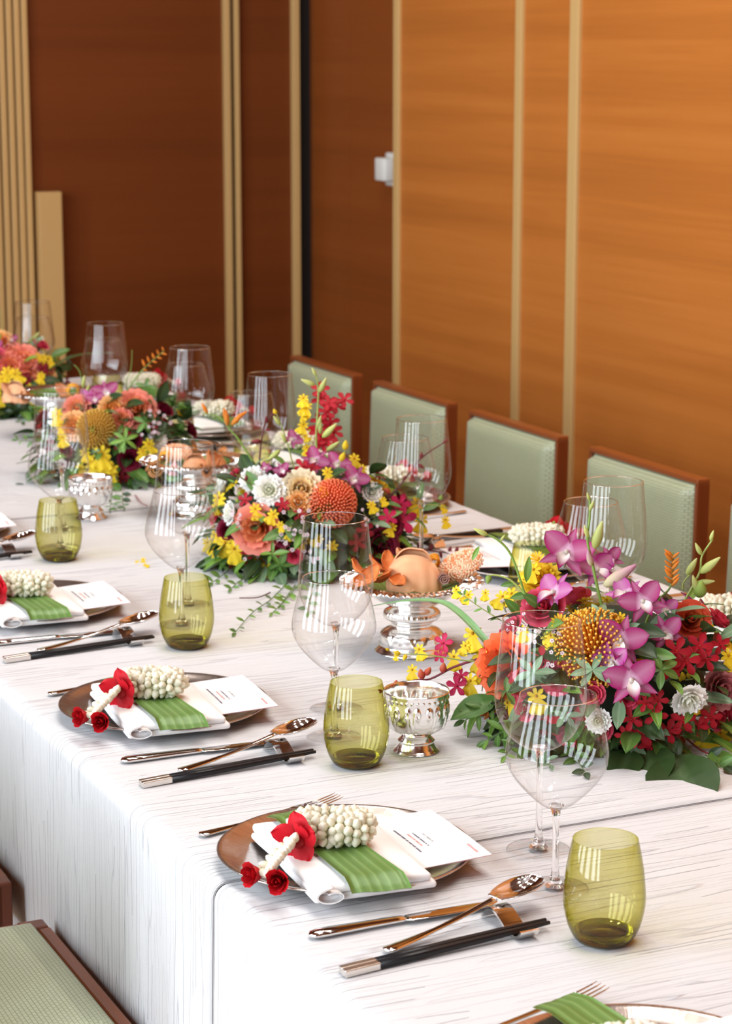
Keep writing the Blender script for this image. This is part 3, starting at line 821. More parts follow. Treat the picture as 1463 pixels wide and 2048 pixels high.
def spec_mokara(key, c=(0.36, 0.004, 0.012), c2=(0.52, 0.012, 0.03)):
    f = lambda u, s: lerp(c2, c, min(1, abs(s) * 0.5 + u * 0.5))
    pet = petal_mesh(0.52, 0.30, 'spat', 0.08, -0.16, 0.035, f, 6, 5); lip = petal_mesh(0.22, 0.12, 'point', 0.3, 0.5, 0, f, 4, 4)
    core = solidcol(join(ball(0.045, 0.045, 0.06, 5, 6, (0, 0, 0.04)), tube([(0, 0, 0), (0, -0.05, -0.14), (0, -0.12, -0.28)], [0.03, 0.024, 0.02], 5)), 'bloom_heart', (0.50, 0.05, 0.03))
    return ('red_orchid', core, [('petal', pet, rz(R(a)) @ rx(R(10))) for a in (0, 70, 142, -142, -70)] + [('lip', lip, rz(PI) @ tr(0, 0, 0.03) @ rx(R(35)))])
def spec_rose(key, outer, inner, heart, ruffle=0.0, open_=1.0, name='rose'):
    def cf(a, b): return lambda u, s: lerp(a, b, min(1, u * 0.9 + 0.1 * abs(s)))
    L3 = cup_petal(0.10, 0.42 * open_, 0.34, 0.95, 0.26, cf(inner, outer), ruffle); L2 = cup_petal(0.08, 0.33, 0.43, 1.0, 0.14, cf(inner, outer), ruffle)
    L1 = cup_petal(0.05, 0.23, 0.47, 1.15, 0.05, cf(heart, inner), ruffle * 0.7); L0 = cup_petal(0.03, 0.13, 0.48, 1.35, 0.0, cf(heart, inner), ruffle * 0.5)
    sep = [petal_mesh(0.30, 0.10, 'point', 0.1, 0.0, 0, lambda u, s: (0.13, 0.22, 0.05), 4, 3, 'leaf')]
    core = mk('rose_heart', *join(ball(0.06, 0.06, 0.18, 6, 8, (0, 0, 0.24)), ball(0.10, 0.10, 0.07, 5, 7, (0, 0, -0.02)), tube([(0, 0, -0.03), (0, 0, -0.3)], 0.025, 5)), 'petal',
              True, col=[heart] * (5 * 8 + 2) + [(0.12, 0.2, 0.05)] * (4 * 7 + 2) + [(0.12, 0.2, 0.05)] * 10)
    subs = [('petal', L0, rz(R(a))) for a in (10, 130, 250)] + [('petal', L1, rz(R(a)) @ ry(R(4))) for a in (40, 112, 184, 256, 328)] + [('petal', L2, rz(R(a))) for a in (0, 72, 144, 216, 288)]
    subs += [('petal', L3, rz(R(a)) @ tr(0, 0, -0.02)) for a in (30, 90, 150, 210, 270, 330)] + [('sepal', sep[0], rz(R(a)) @ tr(0, 0.05, -0.04) @ rx(R(-18))) for a in (0, 120, 240)]
    return (name, core, [(n, m2, x @ tr(0, 0, -0.22)) if False else (n, m2, x) for n, m2, x in subs])
def spec_button(key, c=(0.78, 0.42, 0.01), c2=(0.84, 0.58, 0.02)):
    pet = petal_mesh(0.40, 0.13, 'spat', 0.08, 0.10, 0.03, lambda u, s: lerp(c, c2, u), 4, 3)
    core = solidcol(join(ball(0.14, 0.14, 0.08, 5, 9, (0, 0, 0.04)), tube([(0, 0, 0), (0, 0, -0.3)], 0.025, 5)), 'bloom_eye', (0.62, 0.34, 0.01))
    return ('yellow_daisy', core, [('petal', pet, rz(2 * PI * i / 14) @ tr(0, 0.09, 0.0) @ rx(R(18 if i % 2 else 34))) for i in range(14)])
def spec_pincushion(key, c_in, c_tip):
    rnd = random.Random(5)
    dome = solidcol(moved(ball(0.34, 0.34, 0.30, 8, 14), tr(0, 0, 0.02)), 'pincushion_dome', lerp(c_in, (0.1, 0.05, 0.02), 0.15))
    V, F, C = [], [], []
    n = 460
    for i in range(n):
        ph = math.acos(1 - 1.28 * (i + 0.5) / n); th = i * 2.39996
        d = Vector((math.sin(ph) * math.cos(th), math.sin(ph) * math.sin(th), math.cos(ph)))
        side = Vector((-d.y, d.x, 0))
        pts = []
        for k in range(5):
            q = k / 4
            r = 0.20 + 0.33 * q - 0.02 * q * q
            lift = Vector((0, 0, 0.14 * q * q))
            pts.append(d * r + lift - Vector((d.x, d.y, 0)) * 0.06 * q * q + side * 0.02 * math.sin(q * 3 + i))
        v, f = tube(pts, [0.014, 0.013, 0.012, 0.011, 0.010], 4, False)
        k0 = len(V); V += v; F += [tuple(a + k0 for a in q) for q in f]; C += [lerp(c_in, c_tip, (j // 4) / 4 * 0.6) for j in range(len(v))]
        v, f = ball(0.017, 0.017, 0.024, 4, 5, pts[-1]); k0 = len(V); V += v; F += [tuple(a + k0 for a in q) for q in f]; C += [c_tip] * len(v)
    pins = mk('pins', V, F, 'petal', True, col=C)
    return ('pincushion_protea', dome, [('pins', pins, Matrix.Identity(4))])
def bud_mesh(c1, c2, name='bud', mat='petal', fat=0.36):
    V, F = ball(fat / 2, fat / 2, 0.5, 7, 8, (0, 0, 0.5))
    W2, C = [], []
    for v in V:
        u = v[2]; k = 1.0 - 0.55 * max(0, u - 0.35) / 0.65
        W2.append((v[0] * k, v[1] * k + 0.06 * u * u, u)); C.append(lerp(c1, c2, u))
    return mk(name, W2, F, mat, True, col=C)
def leaf_mesh(c, c2, W=0.42, bend=-0.25, kind='oval', fold=0.25):
    def cf(u, s): return lerp(c2, c, min(1, abs(s) * 5)) if abs(s) < 0.2 else c
    return petal_mesh(1.0, W, kind, 0.0, bend, 0.012, cf, 8, 6, 'leaf', 0, fold)
S = {}
S['dend'] = spec_dendrobium('d'); S['dendp'] = spec_dendrobium('dp', (0.44, 0.05, 0.28), (0.85, 0.72, 0.78)); S['dendw'] = spec_dendrobium('dw', (0.40, 0.01, 0.24), (0.84, 0.83, 0.76))
S['onc'] = spec_oncidium('o'); S['mok'] = spec_mokara('m'); S['mokd'] = spec_mokara('md', (0.17, 0.004, 0.012), (0.28, 0.008, 0.02)); S['glor'] = spec_mokara('gl', (0.50, 0.006, 0.06), (0.62, 0.03, 0.12))
S['coral'] = spec_rose('c', (0.84, 0.26, 0.20), (0.86, 0.33, 0.17), (0.85, 0.30, 0.08), 0.018); S['orange'] = spec_rose('og', (0.86, 0.14, 0.04), (0.86, 0.16, 0.05), (0.80, 0.10, 0.03), 0.03)
S['pink'] = spec_rose('p', (0.70, 0.075, 0.14), (0.62, 0.05, 0.10), (0.50, 0.03, 0.06)); S['burg'] = spec_rose('b', (0.20, 0.005, 0.03), (0.15, 0.004, 0.02), (0.10, 0.002, 0.012))
S['redo'] = spec_rose('ro', (0.66, 0.07, 0.035), (0.70, 0.16, 0.05), (0.55, 0.03, 0.02)); S['dusty'] = spec_rose('du', (0.55, 0.22, 0.22), (0.48, 0.14, 0.15), (0.42, 0.10, 0.11), 0.03)
S['white'] = spec_rose('w', (0.92, 0.91, 0.88), (0.92, 0.91, 0.86), (0.80, 0.82, 0.60), 0.045, 1.0, 'white_lisianthus'); S['cream'] = spec_rose('cr', (0.85, 0.76, 0.55), (0.86, 0.70, 0.40), (0.82, 0.50, 0.18), 0.04, 1.0, 'cream_carnation')
S['red'] = spec_rose('re', (0.60, 0.008, 0.016), (0.50, 0.006, 0.012), (0.36, 0.004, 0.008), 0.01); S['yel'] = spec_rose('ye', (0.85, 0.60, 0.03), (0.82, 0.50, 0.015), (0.75, 0.36, 0.01), 0.05, 1.0, 'yellow_carnation')
S['peach'] = spec_rose('pe', (0.85, 0.48, 0.20), (0.85, 0.42, 0.12), (0.82, 0.32, 0.06), 0.03)
S['but'] = spec_button('bu'); S['pin_o'] = spec_pincushion('po', (0.95, 0.37, 0.02), (0.96, 0.60, 0.10)); S['pin_r'] = spec_pincushion('pr', (0.85, 0.15, 0.05), (0.92, 0.32, 0.15)); S['pin_y'] = spec_pincushion('py', (0.95, 0.52, 0.05), (0.96, 0.70, 0.16))
BUDS = {'green': bud_mesh((0.42, 0.48, 0.12), (0.60, 0.62, 0.24)), 'pinkish': bud_mesh((0.58, 0.56, 0.30), (0.52, 0.22, 0.36)), 'orange': bud_mesh((0.55, 0.22, 0.03), (0.80, 0.22, 0.02)),
        'dark': bud_mesh((0.17, 0.025, 0.03), (0.22, 0.03, 0.035), fat=0.55), 'redb': bud_mesh((0.55, 0.05, 0.05), (0.62, 0.16, 0.07), fat=0.7), 'yellow': bud_mesh((0.70, 0.50, 0.02), (0.82, 0.62, 0.03), fat=0.7), 'greenball': bud_mesh((0.22, 0.33, 0.05), (0.33, 0.44, 0.10), fat=0.8)}
LEAVES = {'mid': leaf_mesh((0.085, 0.19, 0.035), (0.16, 0.28, 0.07)), 'dark': leaf_mesh((0.022, 0.050, 0.012), (0.05, 0.09, 0.03), 0.5), 'grey': leaf_mesh((0.16, 0.26, 0.145), (0.24, 0.34, 0.20), 0.36, -0.12, 'oval', 0.15),
          'fresh': leaf_mesh((0.13, 0.27, 0.035), (0.22, 0.36, 0.08), 0.30), 'wide': leaf_mesh((0.10, 0.24, 0.05), (0.18, 0.33, 0.09), 0.55, -0.15)}

class Arr:
    """one flower arrangement: an Empty at its base that carries every bloom, stem and leaf"""
    def __init__(self, px, py, label, rr=(0.21, 0.16, 0.15), zc=0.085, seed=1):
        self.c = on_z(px, py, T + zc)
        self.r = rr
        self.base = Vector((self.c.x, self.c.y, T + 0.0015))
        self.t = thing('flower_arrangement', label, 'flowers', self.base, 0, 'low flower arrangements down the table')
        self.rnd = random.Random(seed); self.spots = []
    def hit(self, px, py, off=0.0):
        o = CAMP - self.c; d = ray(px, py)
        def q(v): return Vector((v.dot(RIGHT) / self.r[0], v.dot(FWDH) / self.r[1], v.z / self.r[2]))
        a, b2 = q(o), q(d)
        A = b2.dot(b2); B = a.dot(b2); C = a.dot(a) - 1
        disc = B * B - A * C
        k = (-B - math.sqrt(disc)) / A if disc > 0 else -B / A
        p = CAMP + d * k
        p -= FWDH * off * 1.0 if False else Vector((0, 0, 0))
        if off: p = CAMP + d * (k * (1 - off / ((p - CAMP).length)))
        e = q(p - self.c); n = (RIGHT * (e.x / self.r[0]) + FWDH * (e.y / self.r[1]) + ZUP * (e.z / self.r[2])).normalized()
        return p, n
    def local(self, m): return Matrix.Translation(-self.base) @ m
    def put(self, spec, m, name=None):
        n, core, subs = spec
        o = ob(name or n, core, self.t, self.local(m))
        for sn, sm, sx in subs: ob(sn, sm, o, sx)
        return o
    def bloom(self, kind, px, py, size, off=0.0, face=0.5, spin=None, tilt=(0, 0)):
        p, n = self.hit(px, py, off)
        tocam = (CAMP - p).normalized()
        d = (n * (1 - face) + tocam * face + RIGHT * tilt[0] + ZUP * tilt[1]).normalized()
        s = size * px_size(p)
        if p.z < T + s * 0.3: p.z = T + s * 0.3
        k = self.rnd.uniform(-0.5, 0.5) if spin is None else spin
        self.spots.append((p.copy(), s)); rose = len(S[kind][2]) > 12
        q = p - d * (s * (0.25 if rose or kind.startswith('pin') else 0.0))
        self.put(S[kind], frame(q, d, ZUP, k, s))
    def scatter(self, n, kinds):
        """small blooms in the gaps that are left"""
        got = 0
        for _ in range(n * 30):
            if got >= n: break
            th = self.rnd.uniform(-PI, 0); zz = self.rnd.uniform(-0.45, 0.75); rr2 = math.sqrt(1 - zz * zz)
            e = Vector((rr2 * math.cos(th), rr2 * math.sin(th), zz))
            p = self.c + RIGHT * (e.x * self.r[0]) + FWDH * (e.y * self.r[1]) + ZUP * (e.z * self.r[2])
            kind, s0 = self.rnd.choice(kinds); s = s0 * self.rnd.uniform(0.85, 1.15)
            if p.z < T + s * 0.5 or any((p - q).length < (s + t) * 0.42 for q, t in self.spots): continue
            d = (RIGHT * e.x + FWDH * e.y + ZUP * (e.z + 0.25)).normalized()
            self.spots.append((p, s)); got += 1
            self.put(S[kind], frame(p - d * 0.006, d, ZUP, self.rnd.uniform(-1, 1), s))
    def stem(self, name, pix, r0, r1, col, off=0.0, smooth=5, mat='leaf'):
        pts = []
        for x, y, *o in pix:
            p = on_plane(x, y, self.c, off + (o[0] if o else 0))
            if p.z < T + 0.006: p = on_z(x, y, T + 0.006)
            pts.append(p - self.base)
        pts = [Vector(p) for p in smooth_profile([tuple(p) for p in pts], smooth)]
        for p in pts: p.z = max(p.z, 0.003)
        n = len(pts)
        V, F = tube(pts, [r0 + (r1 - r0) * i / (n - 1) for i in range(n)], 6)
        o = ob(name, mk(name, V, F, mat, True, col=[col] * len(V)), self.t)
        return o, pts
    def bud(self, o, kind, px0, py0, px1, py1, off=0.0, pname='bud'):
        """a bud on stem o from pixel 0 (its foot) to pixel 1 (its tip)"""
        a = on_plane(px0, py0, self.c, off) - self.base; b2 = on_plane(px1, py1, self.c, off + 0.004) - self.base
        ob(pname, BUDS[kind], o, frame(a, b2 - a, Vector((0.2, -0.4, 1)), 0, (b2 - a).length))
    def leaf(self, kind, px0, py0, px1, py1, off0=0.0, off1=0.0, up=None, parent=None, on_surface=False, wide=1.0):
        if on_surface:
            a, _ = self.hit(px0, py0, off0); b2, _ = self.hit(px1, py1, off1)
        else:
            a = on_plane(px0, py0, self.c, off0); b2 = on_plane(px1, py1, self.c, off1)
            if a.z < T + 0.012: a = on_z(px0, py0, T + 0.012)
            if b2.z < T + 0.006: b2 = on_z(px1, py1, T + 0.006)
        a = Vector(a); b2 = Vector(b2); a.z = max(a.z, T + 0.006); b2.z = max(b2.z, T + 0.006)
        y = (b2 - a); n = (up or ((CAMP - a).normalized() + ZUP * 0.6 + Vector((self.rnd.uniform(-.3, .3), self.rnd.uniform(-.3, .3), 0))))
        m = frame(a - self.base, n - y.normalized() * n.dot(y.normalized()), y, 0, y.length) @ Matrix.Diagonal((wide, 1, 1, 1))
        ob('leaf', LEAVES[kind], parent or self.t, m)
    def sprig(self, pix, kinds, n, ll, off=0.0, col=(0.12, 0.20, 0.06), r=0.0012, name='leaf_sprig', spread=55):
        o, pts = self.stem(name, pix, r, r * 0.6, col, off)
        for i in range(n):
            k = (i + 0.7) / n * (len(pts) - 1); a = int(min(k, len(pts) - 2)); p = pts[a].lerp(pts[a + 1], k - a)
            t = (pts[a + 1] - pts[a]).normalized()
            tocam = (CAMP - self.base - p).normalized()
            sd = t.cross(tocam).normalized() * (1 if i % 2 else -1)
            ang = R(spread + self.rnd.uniform(-12, 12)); y = t * math.cos(ang) + sd * math.sin(ang) + tocam * self.rnd.uniform(-0.25, 0.35)
            l = ll * self.rnd.uniform(0.75, 1.15) * (1 - 0.3 * i / n)
            if p.z + y.normalized().z * l < 0.006: y.z = max(y.z, (0.006 - p.z) / l)
            nn = (tocam + ZUP * 0.5 + Vector((self.rnd.uniform(-.5, .5), self.rnd.uniform(-.5, .5), 0)))
            y.normalize()
            ob('leaf', LEAVES[self.rnd.choice(kinds)], o, frame(p, nn - y * nn.dot(y), y, 0, l))
        y = (pts[-1] - pts[-2]).normalized(); nn = (CAMP - self.base - pts[-1]).normalized() + ZUP * 0.4
        ob('leaf', LEAVES[kinds[0]], o, frame(pts[-1], nn - y * nn.dot(y), y, 0, ll * 0.7))
        return o
    def wax(self, px, py, n, spread, size=9):
        """sprig of tiny pale waxflowers"""
        p, nn = self.hit(px, py, 0.01)
        q = p - self.base
        o = None
        V, F = [], []
        spots = []
        for i in range(n):
            w, wn = self.hit(px + self.rnd.uniform(-spread, spread), py + self.rnd.uniform(-spread, spread), 0.012 + self.rnd.uniform(0, 0.02))
            w = w - self.base; w.z = max(w.z, 0.008); spots.append((w, wn)); v, f = tube([q - nn * 0.03, (q + w) * 0.5 - nn * 0.008, w], 0.0006, 4)
            k = len(V); V += v; F += [tuple(a + k for a in g) for g in f]
        o = ob('waxflower_sprig', mk('waxflower_sprig', V, F, 'leaf', True, col=[(0.16, 0.22, 0.08)] * len(V)), self.t)
        for w, wn in spots:
            d = ((CAMP - self.base - w).normalized() + wn * 0.5 + Vector((self.rnd.uniform(-.6, .6), self.rnd.uniform(-.6, .6), self.rnd.uniform(-.3, .3))))
            ob('waxflower', cached('waxf', wax_mesh), o, frame(w, d, ZUP, self.rnd.uniform(0, 3), size * px_size(p)))
    def filler(self, n, blooms=()):
        V, F = ball(1, 1, 1, 8, 14)
        V2 = []
        for v in V:
            q = RIGHT * (v[0] * self.r[0] * 0.72) + FWDH * (v[1] * self.r[1] * 0.72) + ZUP * (v[2] * self.r[2] * 0.72)
            q.z = max(q.z + self.c.z - self.base.z, 0.002); V2.append(Vector((q.x, q.y, q.z)))
        ob('foliage_core', mk('foliage_core', V2, F, 'dark_core'), self.t)
        for i in range(n):
            th = self.rnd.uniform(0, 2 * PI); zz = self.rnd.uniform(-0.8, 0.8)
            if i % 2: th = self.rnd.uniform(-PI, 0)
            rr2 = math.sqrt(1 - zz * zz)
            e = Vector((rr2 * math.cos(th), rr2 * math.sin(th), zz))
            k = self.rnd.uniform(0.78, 1.0)
            p = RIGHT * (e.x * self.r[0] * k) + FWDH * (e.y * self.r[1] * k) + ZUP * (e.z * self.r[2] * k + self.c.z - self.base.z)
            d = (RIGHT * e.x + FWDH * e.y + ZUP * (e.z * 0.7 + self.rnd.uniform(-.4, .3)) + Vector((self.rnd.uniform(-.8, .8), self.rnd.uniform(-.8, .8), self.rnd.uniform(-.3, .3)))).normalized()
            l = self.rnd.uniform(0.035, 0.066)
            p.z = max(p.z, 0.008)
            if p.z + d.z * l < 0.006: d.z = (0.006 - p.z) / l
            nn = (RIGHT * e.x + FWDH * e.y + ZUP * 0.9)
            ob('leaf', LEAVES[self.rnd.choice(('dark', 'mid', 'dark', 'grey', 'fresh'))], self.t, frame(p, nn - d * nn.dot(d), d, 0, l))
        for i in range(70):                 # a skirt of leaves spread on the cloth
            th = 2 * PI * i / 70 + self.rnd.uniform(-.1, .1); k = self.rnd.uniform(0.72, 0.98)
            d = (RIGHT * math.cos(th) + FWDH * math.sin(th)).normalized()
            p = RIGHT * (math.cos(th) * self.r[0] * k) + FWDH * (math.sin(th) * self.r[1] * k) + ZUP * self.rnd.uniform(0.010, 0.045)
            l = self.rnd.uniform(0.04, 0.07); d = (d + Vector((self.rnd.uniform(-.6, .6), self.rnd.uniform(-.6, .6), self.rnd.uniform(-.5, .1)))).normalized()
            if p.z + d.z * l < 0.006: d.z = (0.006 - p.z) / l
            nn = ZUP + (RIGHT * math.cos(th) + FWDH * math.sin(th)) * self.rnd.uniform(0.1, 0.9)
            ob('leaf', LEAVES[self.rnd.choice(('dark', 'mid', 'mid', 'grey', 'fresh'))], self.t, frame(p, nn - d * nn.dot(d), d, 0, l))
        for kind, n2, size in blooms:       # the side turned to the wall
            for i in range(n2):
                th = self.rnd.uniform(0.15, PI - 0.15); zz = self.rnd.uniform(-0.1, 0.7); rr2 = math.sqrt(1 - zz * zz)
                e = Vector((rr2 * math.cos(th), rr2 * math.sin(th), zz))
                p = self.c + RIGHT * (e.x * self.r[0]) + FWDH * (e.y * self.r[1]) + ZUP * (e.z * self.r[2])
                d = RIGHT * e.x + FWDH * e.y + ZUP * (e.z + 0.2)
                self.put(S[kind], frame(p - d.normalized() * 0.01, d, ZUP, self.rnd.uniform(-1, 1), size))
def wax_mesh():
    pv, pf, C = [], [], []
    for i in range(5):
        v, f = moved(ball(0.24, 0.26, 0.06, 4, 6), rz(2 * PI * i / 5) @ tr(0, 0.28, 0.04) @ rx(R(20))); k = len(pv); pv += v; pf += [tuple(a + k for a in q) for q in f]; C += [(0.80, 0.68, 0.72)] * len(v)
    v, f = ball(0.17, 0.17, 0.10, 4, 7, (0, 0, 0.04)); k = len(pv); pv += v; pf += [tuple(a + k for a in q) for q in f]; C += [(0.45, 0.22, 0.22)] * len(v)
    return mk('waxflower', pv, pf, 'petal', True, col=C)

# ------------------------------------------------------------------ jasmine garlands
def jas_bud():
    V, F = ball(0.47, 0.47, 0.58, 6, 7, (0, 0, 0.35)); W2, C = [], []
    for v in V:
        u = (v[2] + 0.23) / 1.16; k = 1 - 0.4 * max(0, u - 0.62) / 0.38
        W2.append((v[0] * k, v[1] * k, v[2])); C.append(lerp((0.76, 0.75, 0.50), (0.86, 0.83, 0.68), min(1, u * 1.6)))
    return mk('jasmine_bud', W2, F, 'bud', True, col=C)
def garland(x, y, z, rot, label, seed, fine=True, ring=(0.0355, 0.017), tail=True):
    """ring of jasmine buds with a tassel; local +X is the long axis, the tassel leaves at -X"""
    g = thing('jasmine_garland', label, 'garland', (x, y, z), rot, 'jasmine garlands on the napkins')
    rnd = random.Random(seed)
    bm_ = cached('jas', jas_bud)
    a, b2 = ring; tr_ = 0.0135
    V, F = grid(24, 8, lambda u, v: ((a + 0.010 * math.cos(2 * PI * v)) * math.cos(2 * PI * u), (b2 + 0.010 * math.cos(2 * PI * v)) * math.sin(2 * PI * u), 0.021 + 0.011 * math.sin(2 * PI * v)))
    cord = ob('bud_core', mk('bud_core', V, F, 'bud', True, col=[(0.74, 0.73, 0.52)] * len(V)), g)
    spots = []
    n1 = 24
    for i in range(n1):
        th = 2 * PI * i / n1
        for k in range(9):
            ph = 2 * PI * (k + 0.5 * (i % 2)) / 9 - 0.4
            cx, cy = a * math.cos(th), b2 * math.sin(th)
            nx, ny = math.cos(th) * b2, math.sin(th) * a; nl = math.hypot(nx, ny); nx /= nl; ny /= nl
            inner = math.cos(ph)
            if inner < -0.6 : continue
            d = Vector((nx * inner, ny * inner, math.sin(ph)))
            p = Vector((cx, cy, 0.021)) + d * 0.0098
            if p.z + d.z * 0.010 < 0.001: continue
            d = (d + Vector((rnd.uniform(-.55, .55), rnd.uniform(-.55, .55), rnd.uniform(-.3, .5)))).normalized()
            spots.append((p, d, rnd.uniform(0.0112, 0.0142)))
    if tail:
        for i in range(52):
            u = i / 51; p = Vector((-0.046 - 0.026 * u, -0.054 - 0.042 * u, 0.014 - 0.020 * u))
            th = i * 2.4; d = Vector((0.4 * math.cos(th), math.sin(th), 0.7 + 0.5 * math.cos(th)))
            spots.append((p + d.normalized() * 0.0085, d.normalized(), rnd.uniform(0.0100, 0.0122)))
    if fine:
        for p, d, s in spots: ob('jasmine_bud', bm_, g, frame(p, d, ZUP, 0, s))
    else:
        src = [v.co.copy() for v in bm_.vertices]; fs = [tuple(p.vertices) for p in bm_.polygons]; cs = [tuple(c.color)[:3] for c in bm_.color_attributes['Col'].data]
        V, F, C = [], [], []
        for p, d, s in spots:
            m = frame(p, d, ZUP, 0, s); k = len(V); V += [m @ v for v in src]; F += [tuple(i + k for i in f) for f in fs]; C += cs
        o = ob('jasmine_buds', mk('jasmine_buds', V, F, 'bud', True, col=C), g); o['kind'] = 'stuff'
    if tail:
        red = lambda u, s: lerp((0.42, 0.004, 0.012), (0.66, 0.010, 0.025), u)
        rp = cached('redpetal', lambda: petal_mesh(1.0, 1.1, 'round', 0.10, -0.15, 0.06, red, 7, 8))
        col_ = ob('rose_petal_collar', cached('collar', lambda: solidcol(ball(0.007, 0.012, 0.010, 5, 8), 'rose_petal_collar', (0.40, 0.01, 0.015))), g, tr(-0.040, -0.041, 0.018) @ rz(R(62)))
        for i, (ang, s) in enumerate(((80, .030), (150, .026), (20, .028), (-60, .032), (-120, .026), (110, .024), (-20, .026))):
            ob('petal', rp, col_, Matrix.Rotation(R(ang), 4, 'X') @ tr(0, 0.004, 0) @ rz(R(18 * (i % 3 - 1))) @ ry(R(80)) @ Matrix.Diagonal((s, s, s, 1)))
        ob('green_tie', cached('tie', lambda: mk('green_tie', *tube([(-0.034, -0.026, 0.040), (-0.031, -0.032, 0.032), (-0.028, -0.036, 0.018)], 0.0026, 6), 'leaf', True, col=[(0.30, 0.50, 0.06)] * 18)), g)
        n_, core, subs = S['red']
        for dx, dy, dz, sc, an in ((-0.084, -0.094, -0.004, 0.044, 42), (-0.058, -0.108, -0.006, 0.045, 78)):
            o = ob('rosebud', core, g, tr(dx, dy, dz) @ rz(R(180 + an)) @ ry(R(78)) @ tr(0, 0, -0.006) @ Matrix.Diagonal((sc * 0.8, sc * 0.8, sc * 1.15, 1)))
            for sn, sm, sx in subs[:12] + subs[-3:]: ob(sn, sm, o, (sx @ rx(R(60)) if sn == 'sepal' else sx))
    return g

# ------------------------------------------------------------------ one place setting (guest on the local -X side)
def setting(px, py, rot, where, items, var=0, garland_kw=None, fine=True, glasses=None, leaf_kw=(-0.034, -0.012)):
    base = tr(px, py, T + 0.0012) @ rz(rot)
    def at(x, y, z=0.0, a=0.0): return base @ tr(x, y, z) @ rz(R(a))
    def loc(x, y): v = base @ Vector((x, y, 0)); return v.x, v.y
    def th(name, label, cat, m, group):
        t = thing(name, label, cat, (0, 0, 0), 0, group); t.matrix_basis = m; return t
    rnd = random.Random(var * 13 + 5)
    j = lambda a: rnd.uniform(-a, a)
    if 'plate' in items: solo('charger_plate', cached('plate', plate_mesh), 'round brushed metallic charger plate ' + where, 'plate', at(0, 0, 0, var * 40), 'charger plates')
    if 'napkin' in items:
        lo_, up_, rl = cached('napkin', napkin_meshes)
        t = th('folded_napkin', 'white folded napkin on the charger plate ' + where, 'napkin', at(-0.014, -0.033, 0.0118, -2.5 + j(2)), 'folded white napkins')
        ob('lower_fold', lo_, t); ob('upper_fold', up_, t); ob('rolled_end', rl, t)
    if 'card' in items:
        c, e, ink, pale, redm = cached('card', card_meshes)
        t = th('menu_card', 'white printed menu card tucked in the napkin ' + where, 'menu card', at(0.074, -0.030, 0.0235, -2.5 + j(2.5)) @ ry(R(-3)), 'menu cards')
        ob('card_sheet', c, t); ob('card_back', e, t); ob('dark_print', ink, t); ob('pale_print', pale, t); ob('pink_print', redm, t)
    if 'leaf' in items:
        solo('banana_leaf', cached('banana', banana_mesh), 'ribbed green banana leaf strip across the napkin ' + where, 'leaf', at(leaf_kw[0], leaf_kw[1], 0.0022, j(3)), 'banana leaf strips')
    if 'garland' in items:
        gx, gy, ga = garland_kw or (-0.030, -0.030, -25)
        X, Y = loc(gx, gy); garland(X, Y, T + 0.0378, rot + R(ga), 'cream jasmine garland with red rosebuds ' + where, var + 3, fine)
    if 'fork' in items:
        h, hd, ti = cached('fork', fork_meshes)
        t = th('fork', 'silver dinner fork beyond the charger plate ' + where, 'fork', at(-0.130, 0.152 + j(.004), 0, 11 + j(2)), 'silver forks')
        ob('handle', h, t); o = ob('head', hd, t)
        for k in range(4): ob('tine', ti, o, tr(0, -0.0096 + 0.0064 * k, 0))
    if 'knife' in items:
        h, bl = cached('knife', knife_meshes)
        t = th('knife', 'silver table knife in front of the plate ' + where, 'knife', at(-0.136, -0.208, 0, j(2)), 'silver knives'); ob('handle', h, t); ob('blade', bl, t)
    if 'spoon' in items:
        h, bl = cached('spoon', spoon_meshes)
        t = th('spoon', 'silver soup spoon leaning on the cutlery rest ' + where, 'spoon', at(-0.078, -0.281, 0, 15 + j(1.5)), 'silver spoons'); ob('handle', h, t); ob('bowl', bl, t)
    if 'rest' in items:
        solo('cutlery_rest', cached('rest', rest_mesh), 'curved silver cutlery rest holding spoon and chopsticks ' + where, 'cutlery rest', at(0.077, -0.232, 0.0005, 3), 'silver cutlery rests')
    if 'sticks' in items:
        c, s = cached('stick', stick_meshes)
        for k, nm in ((0, 'front'), (1, 'rear')):
            t = th('chopstick', '%s black chopstick with silver end ' % nm + where, 'chopstick', at(-0.144, -0.320 + 0.0093 * k, 0.0002, 5.6 - k * 0.2) @ ry(R(-1.0)), 'black chopsticks')
            ob('silver_end', c, t); ob('shaft', s, t)
    if 'tumbler' in items:
        X, Y = loc(0.155, -0.347); tumbler(X + (glasses or {}).get('tx', 0), Y + (glasses or {}).get('ty', 0), 'olive green glass tumbler ' + where)
NEAR = ['in the bottom right corner', 'at the nearest full setting', 'at the second full setting, near side', 'at the third full setting, near side', 'at the left photo edge, near side']
ALL = ('plate', 'napkin', 'card', 'leaf', 'garland', 'fork', 'knife', 'spoon', 'rest', 'sticks', 'tumbler')
setting(1.050, 1.675, 0, NEAR[0], ('plate', 'napkin', 'card', 'leaf', 'garland', 'fork'), 0, leaf_kw=(-0.006, 0.030))
setting(1.048, 2.352, 0, NEAR[1], ALL, 1)
setting(1.060, 3.035, 0, NEAR[2], ALL, 2)
setting(1.066, 3.722, 0, NEAR[3], ALL, 3)
setting(1.068, 4.440, 0, NEAR[4], ('plate', 'napkin', 'card', 'knife', 'spoon', 'rest', 'sticks', 'tumbler'), 4)
FARW = ['at the right photo edge, far side', 'before the nearest whole chair, far side', 'before the second chair, far side', 'before the third chair, far side', 'before the farthest chair, far side', 'at the far end of the table']
for i, y in enumerate((3.01, 3.65, 4.33, 4.84, 5.38, 5.95)):
    it = ALL if i < 4 else ('plate', 'napkin', 'leaf', 'garland', 'knife', 'sticks', 'tumbler', 'card')
    setting(2.012, y, PI, FARW[i], it, 7 + i, None, i < 2)
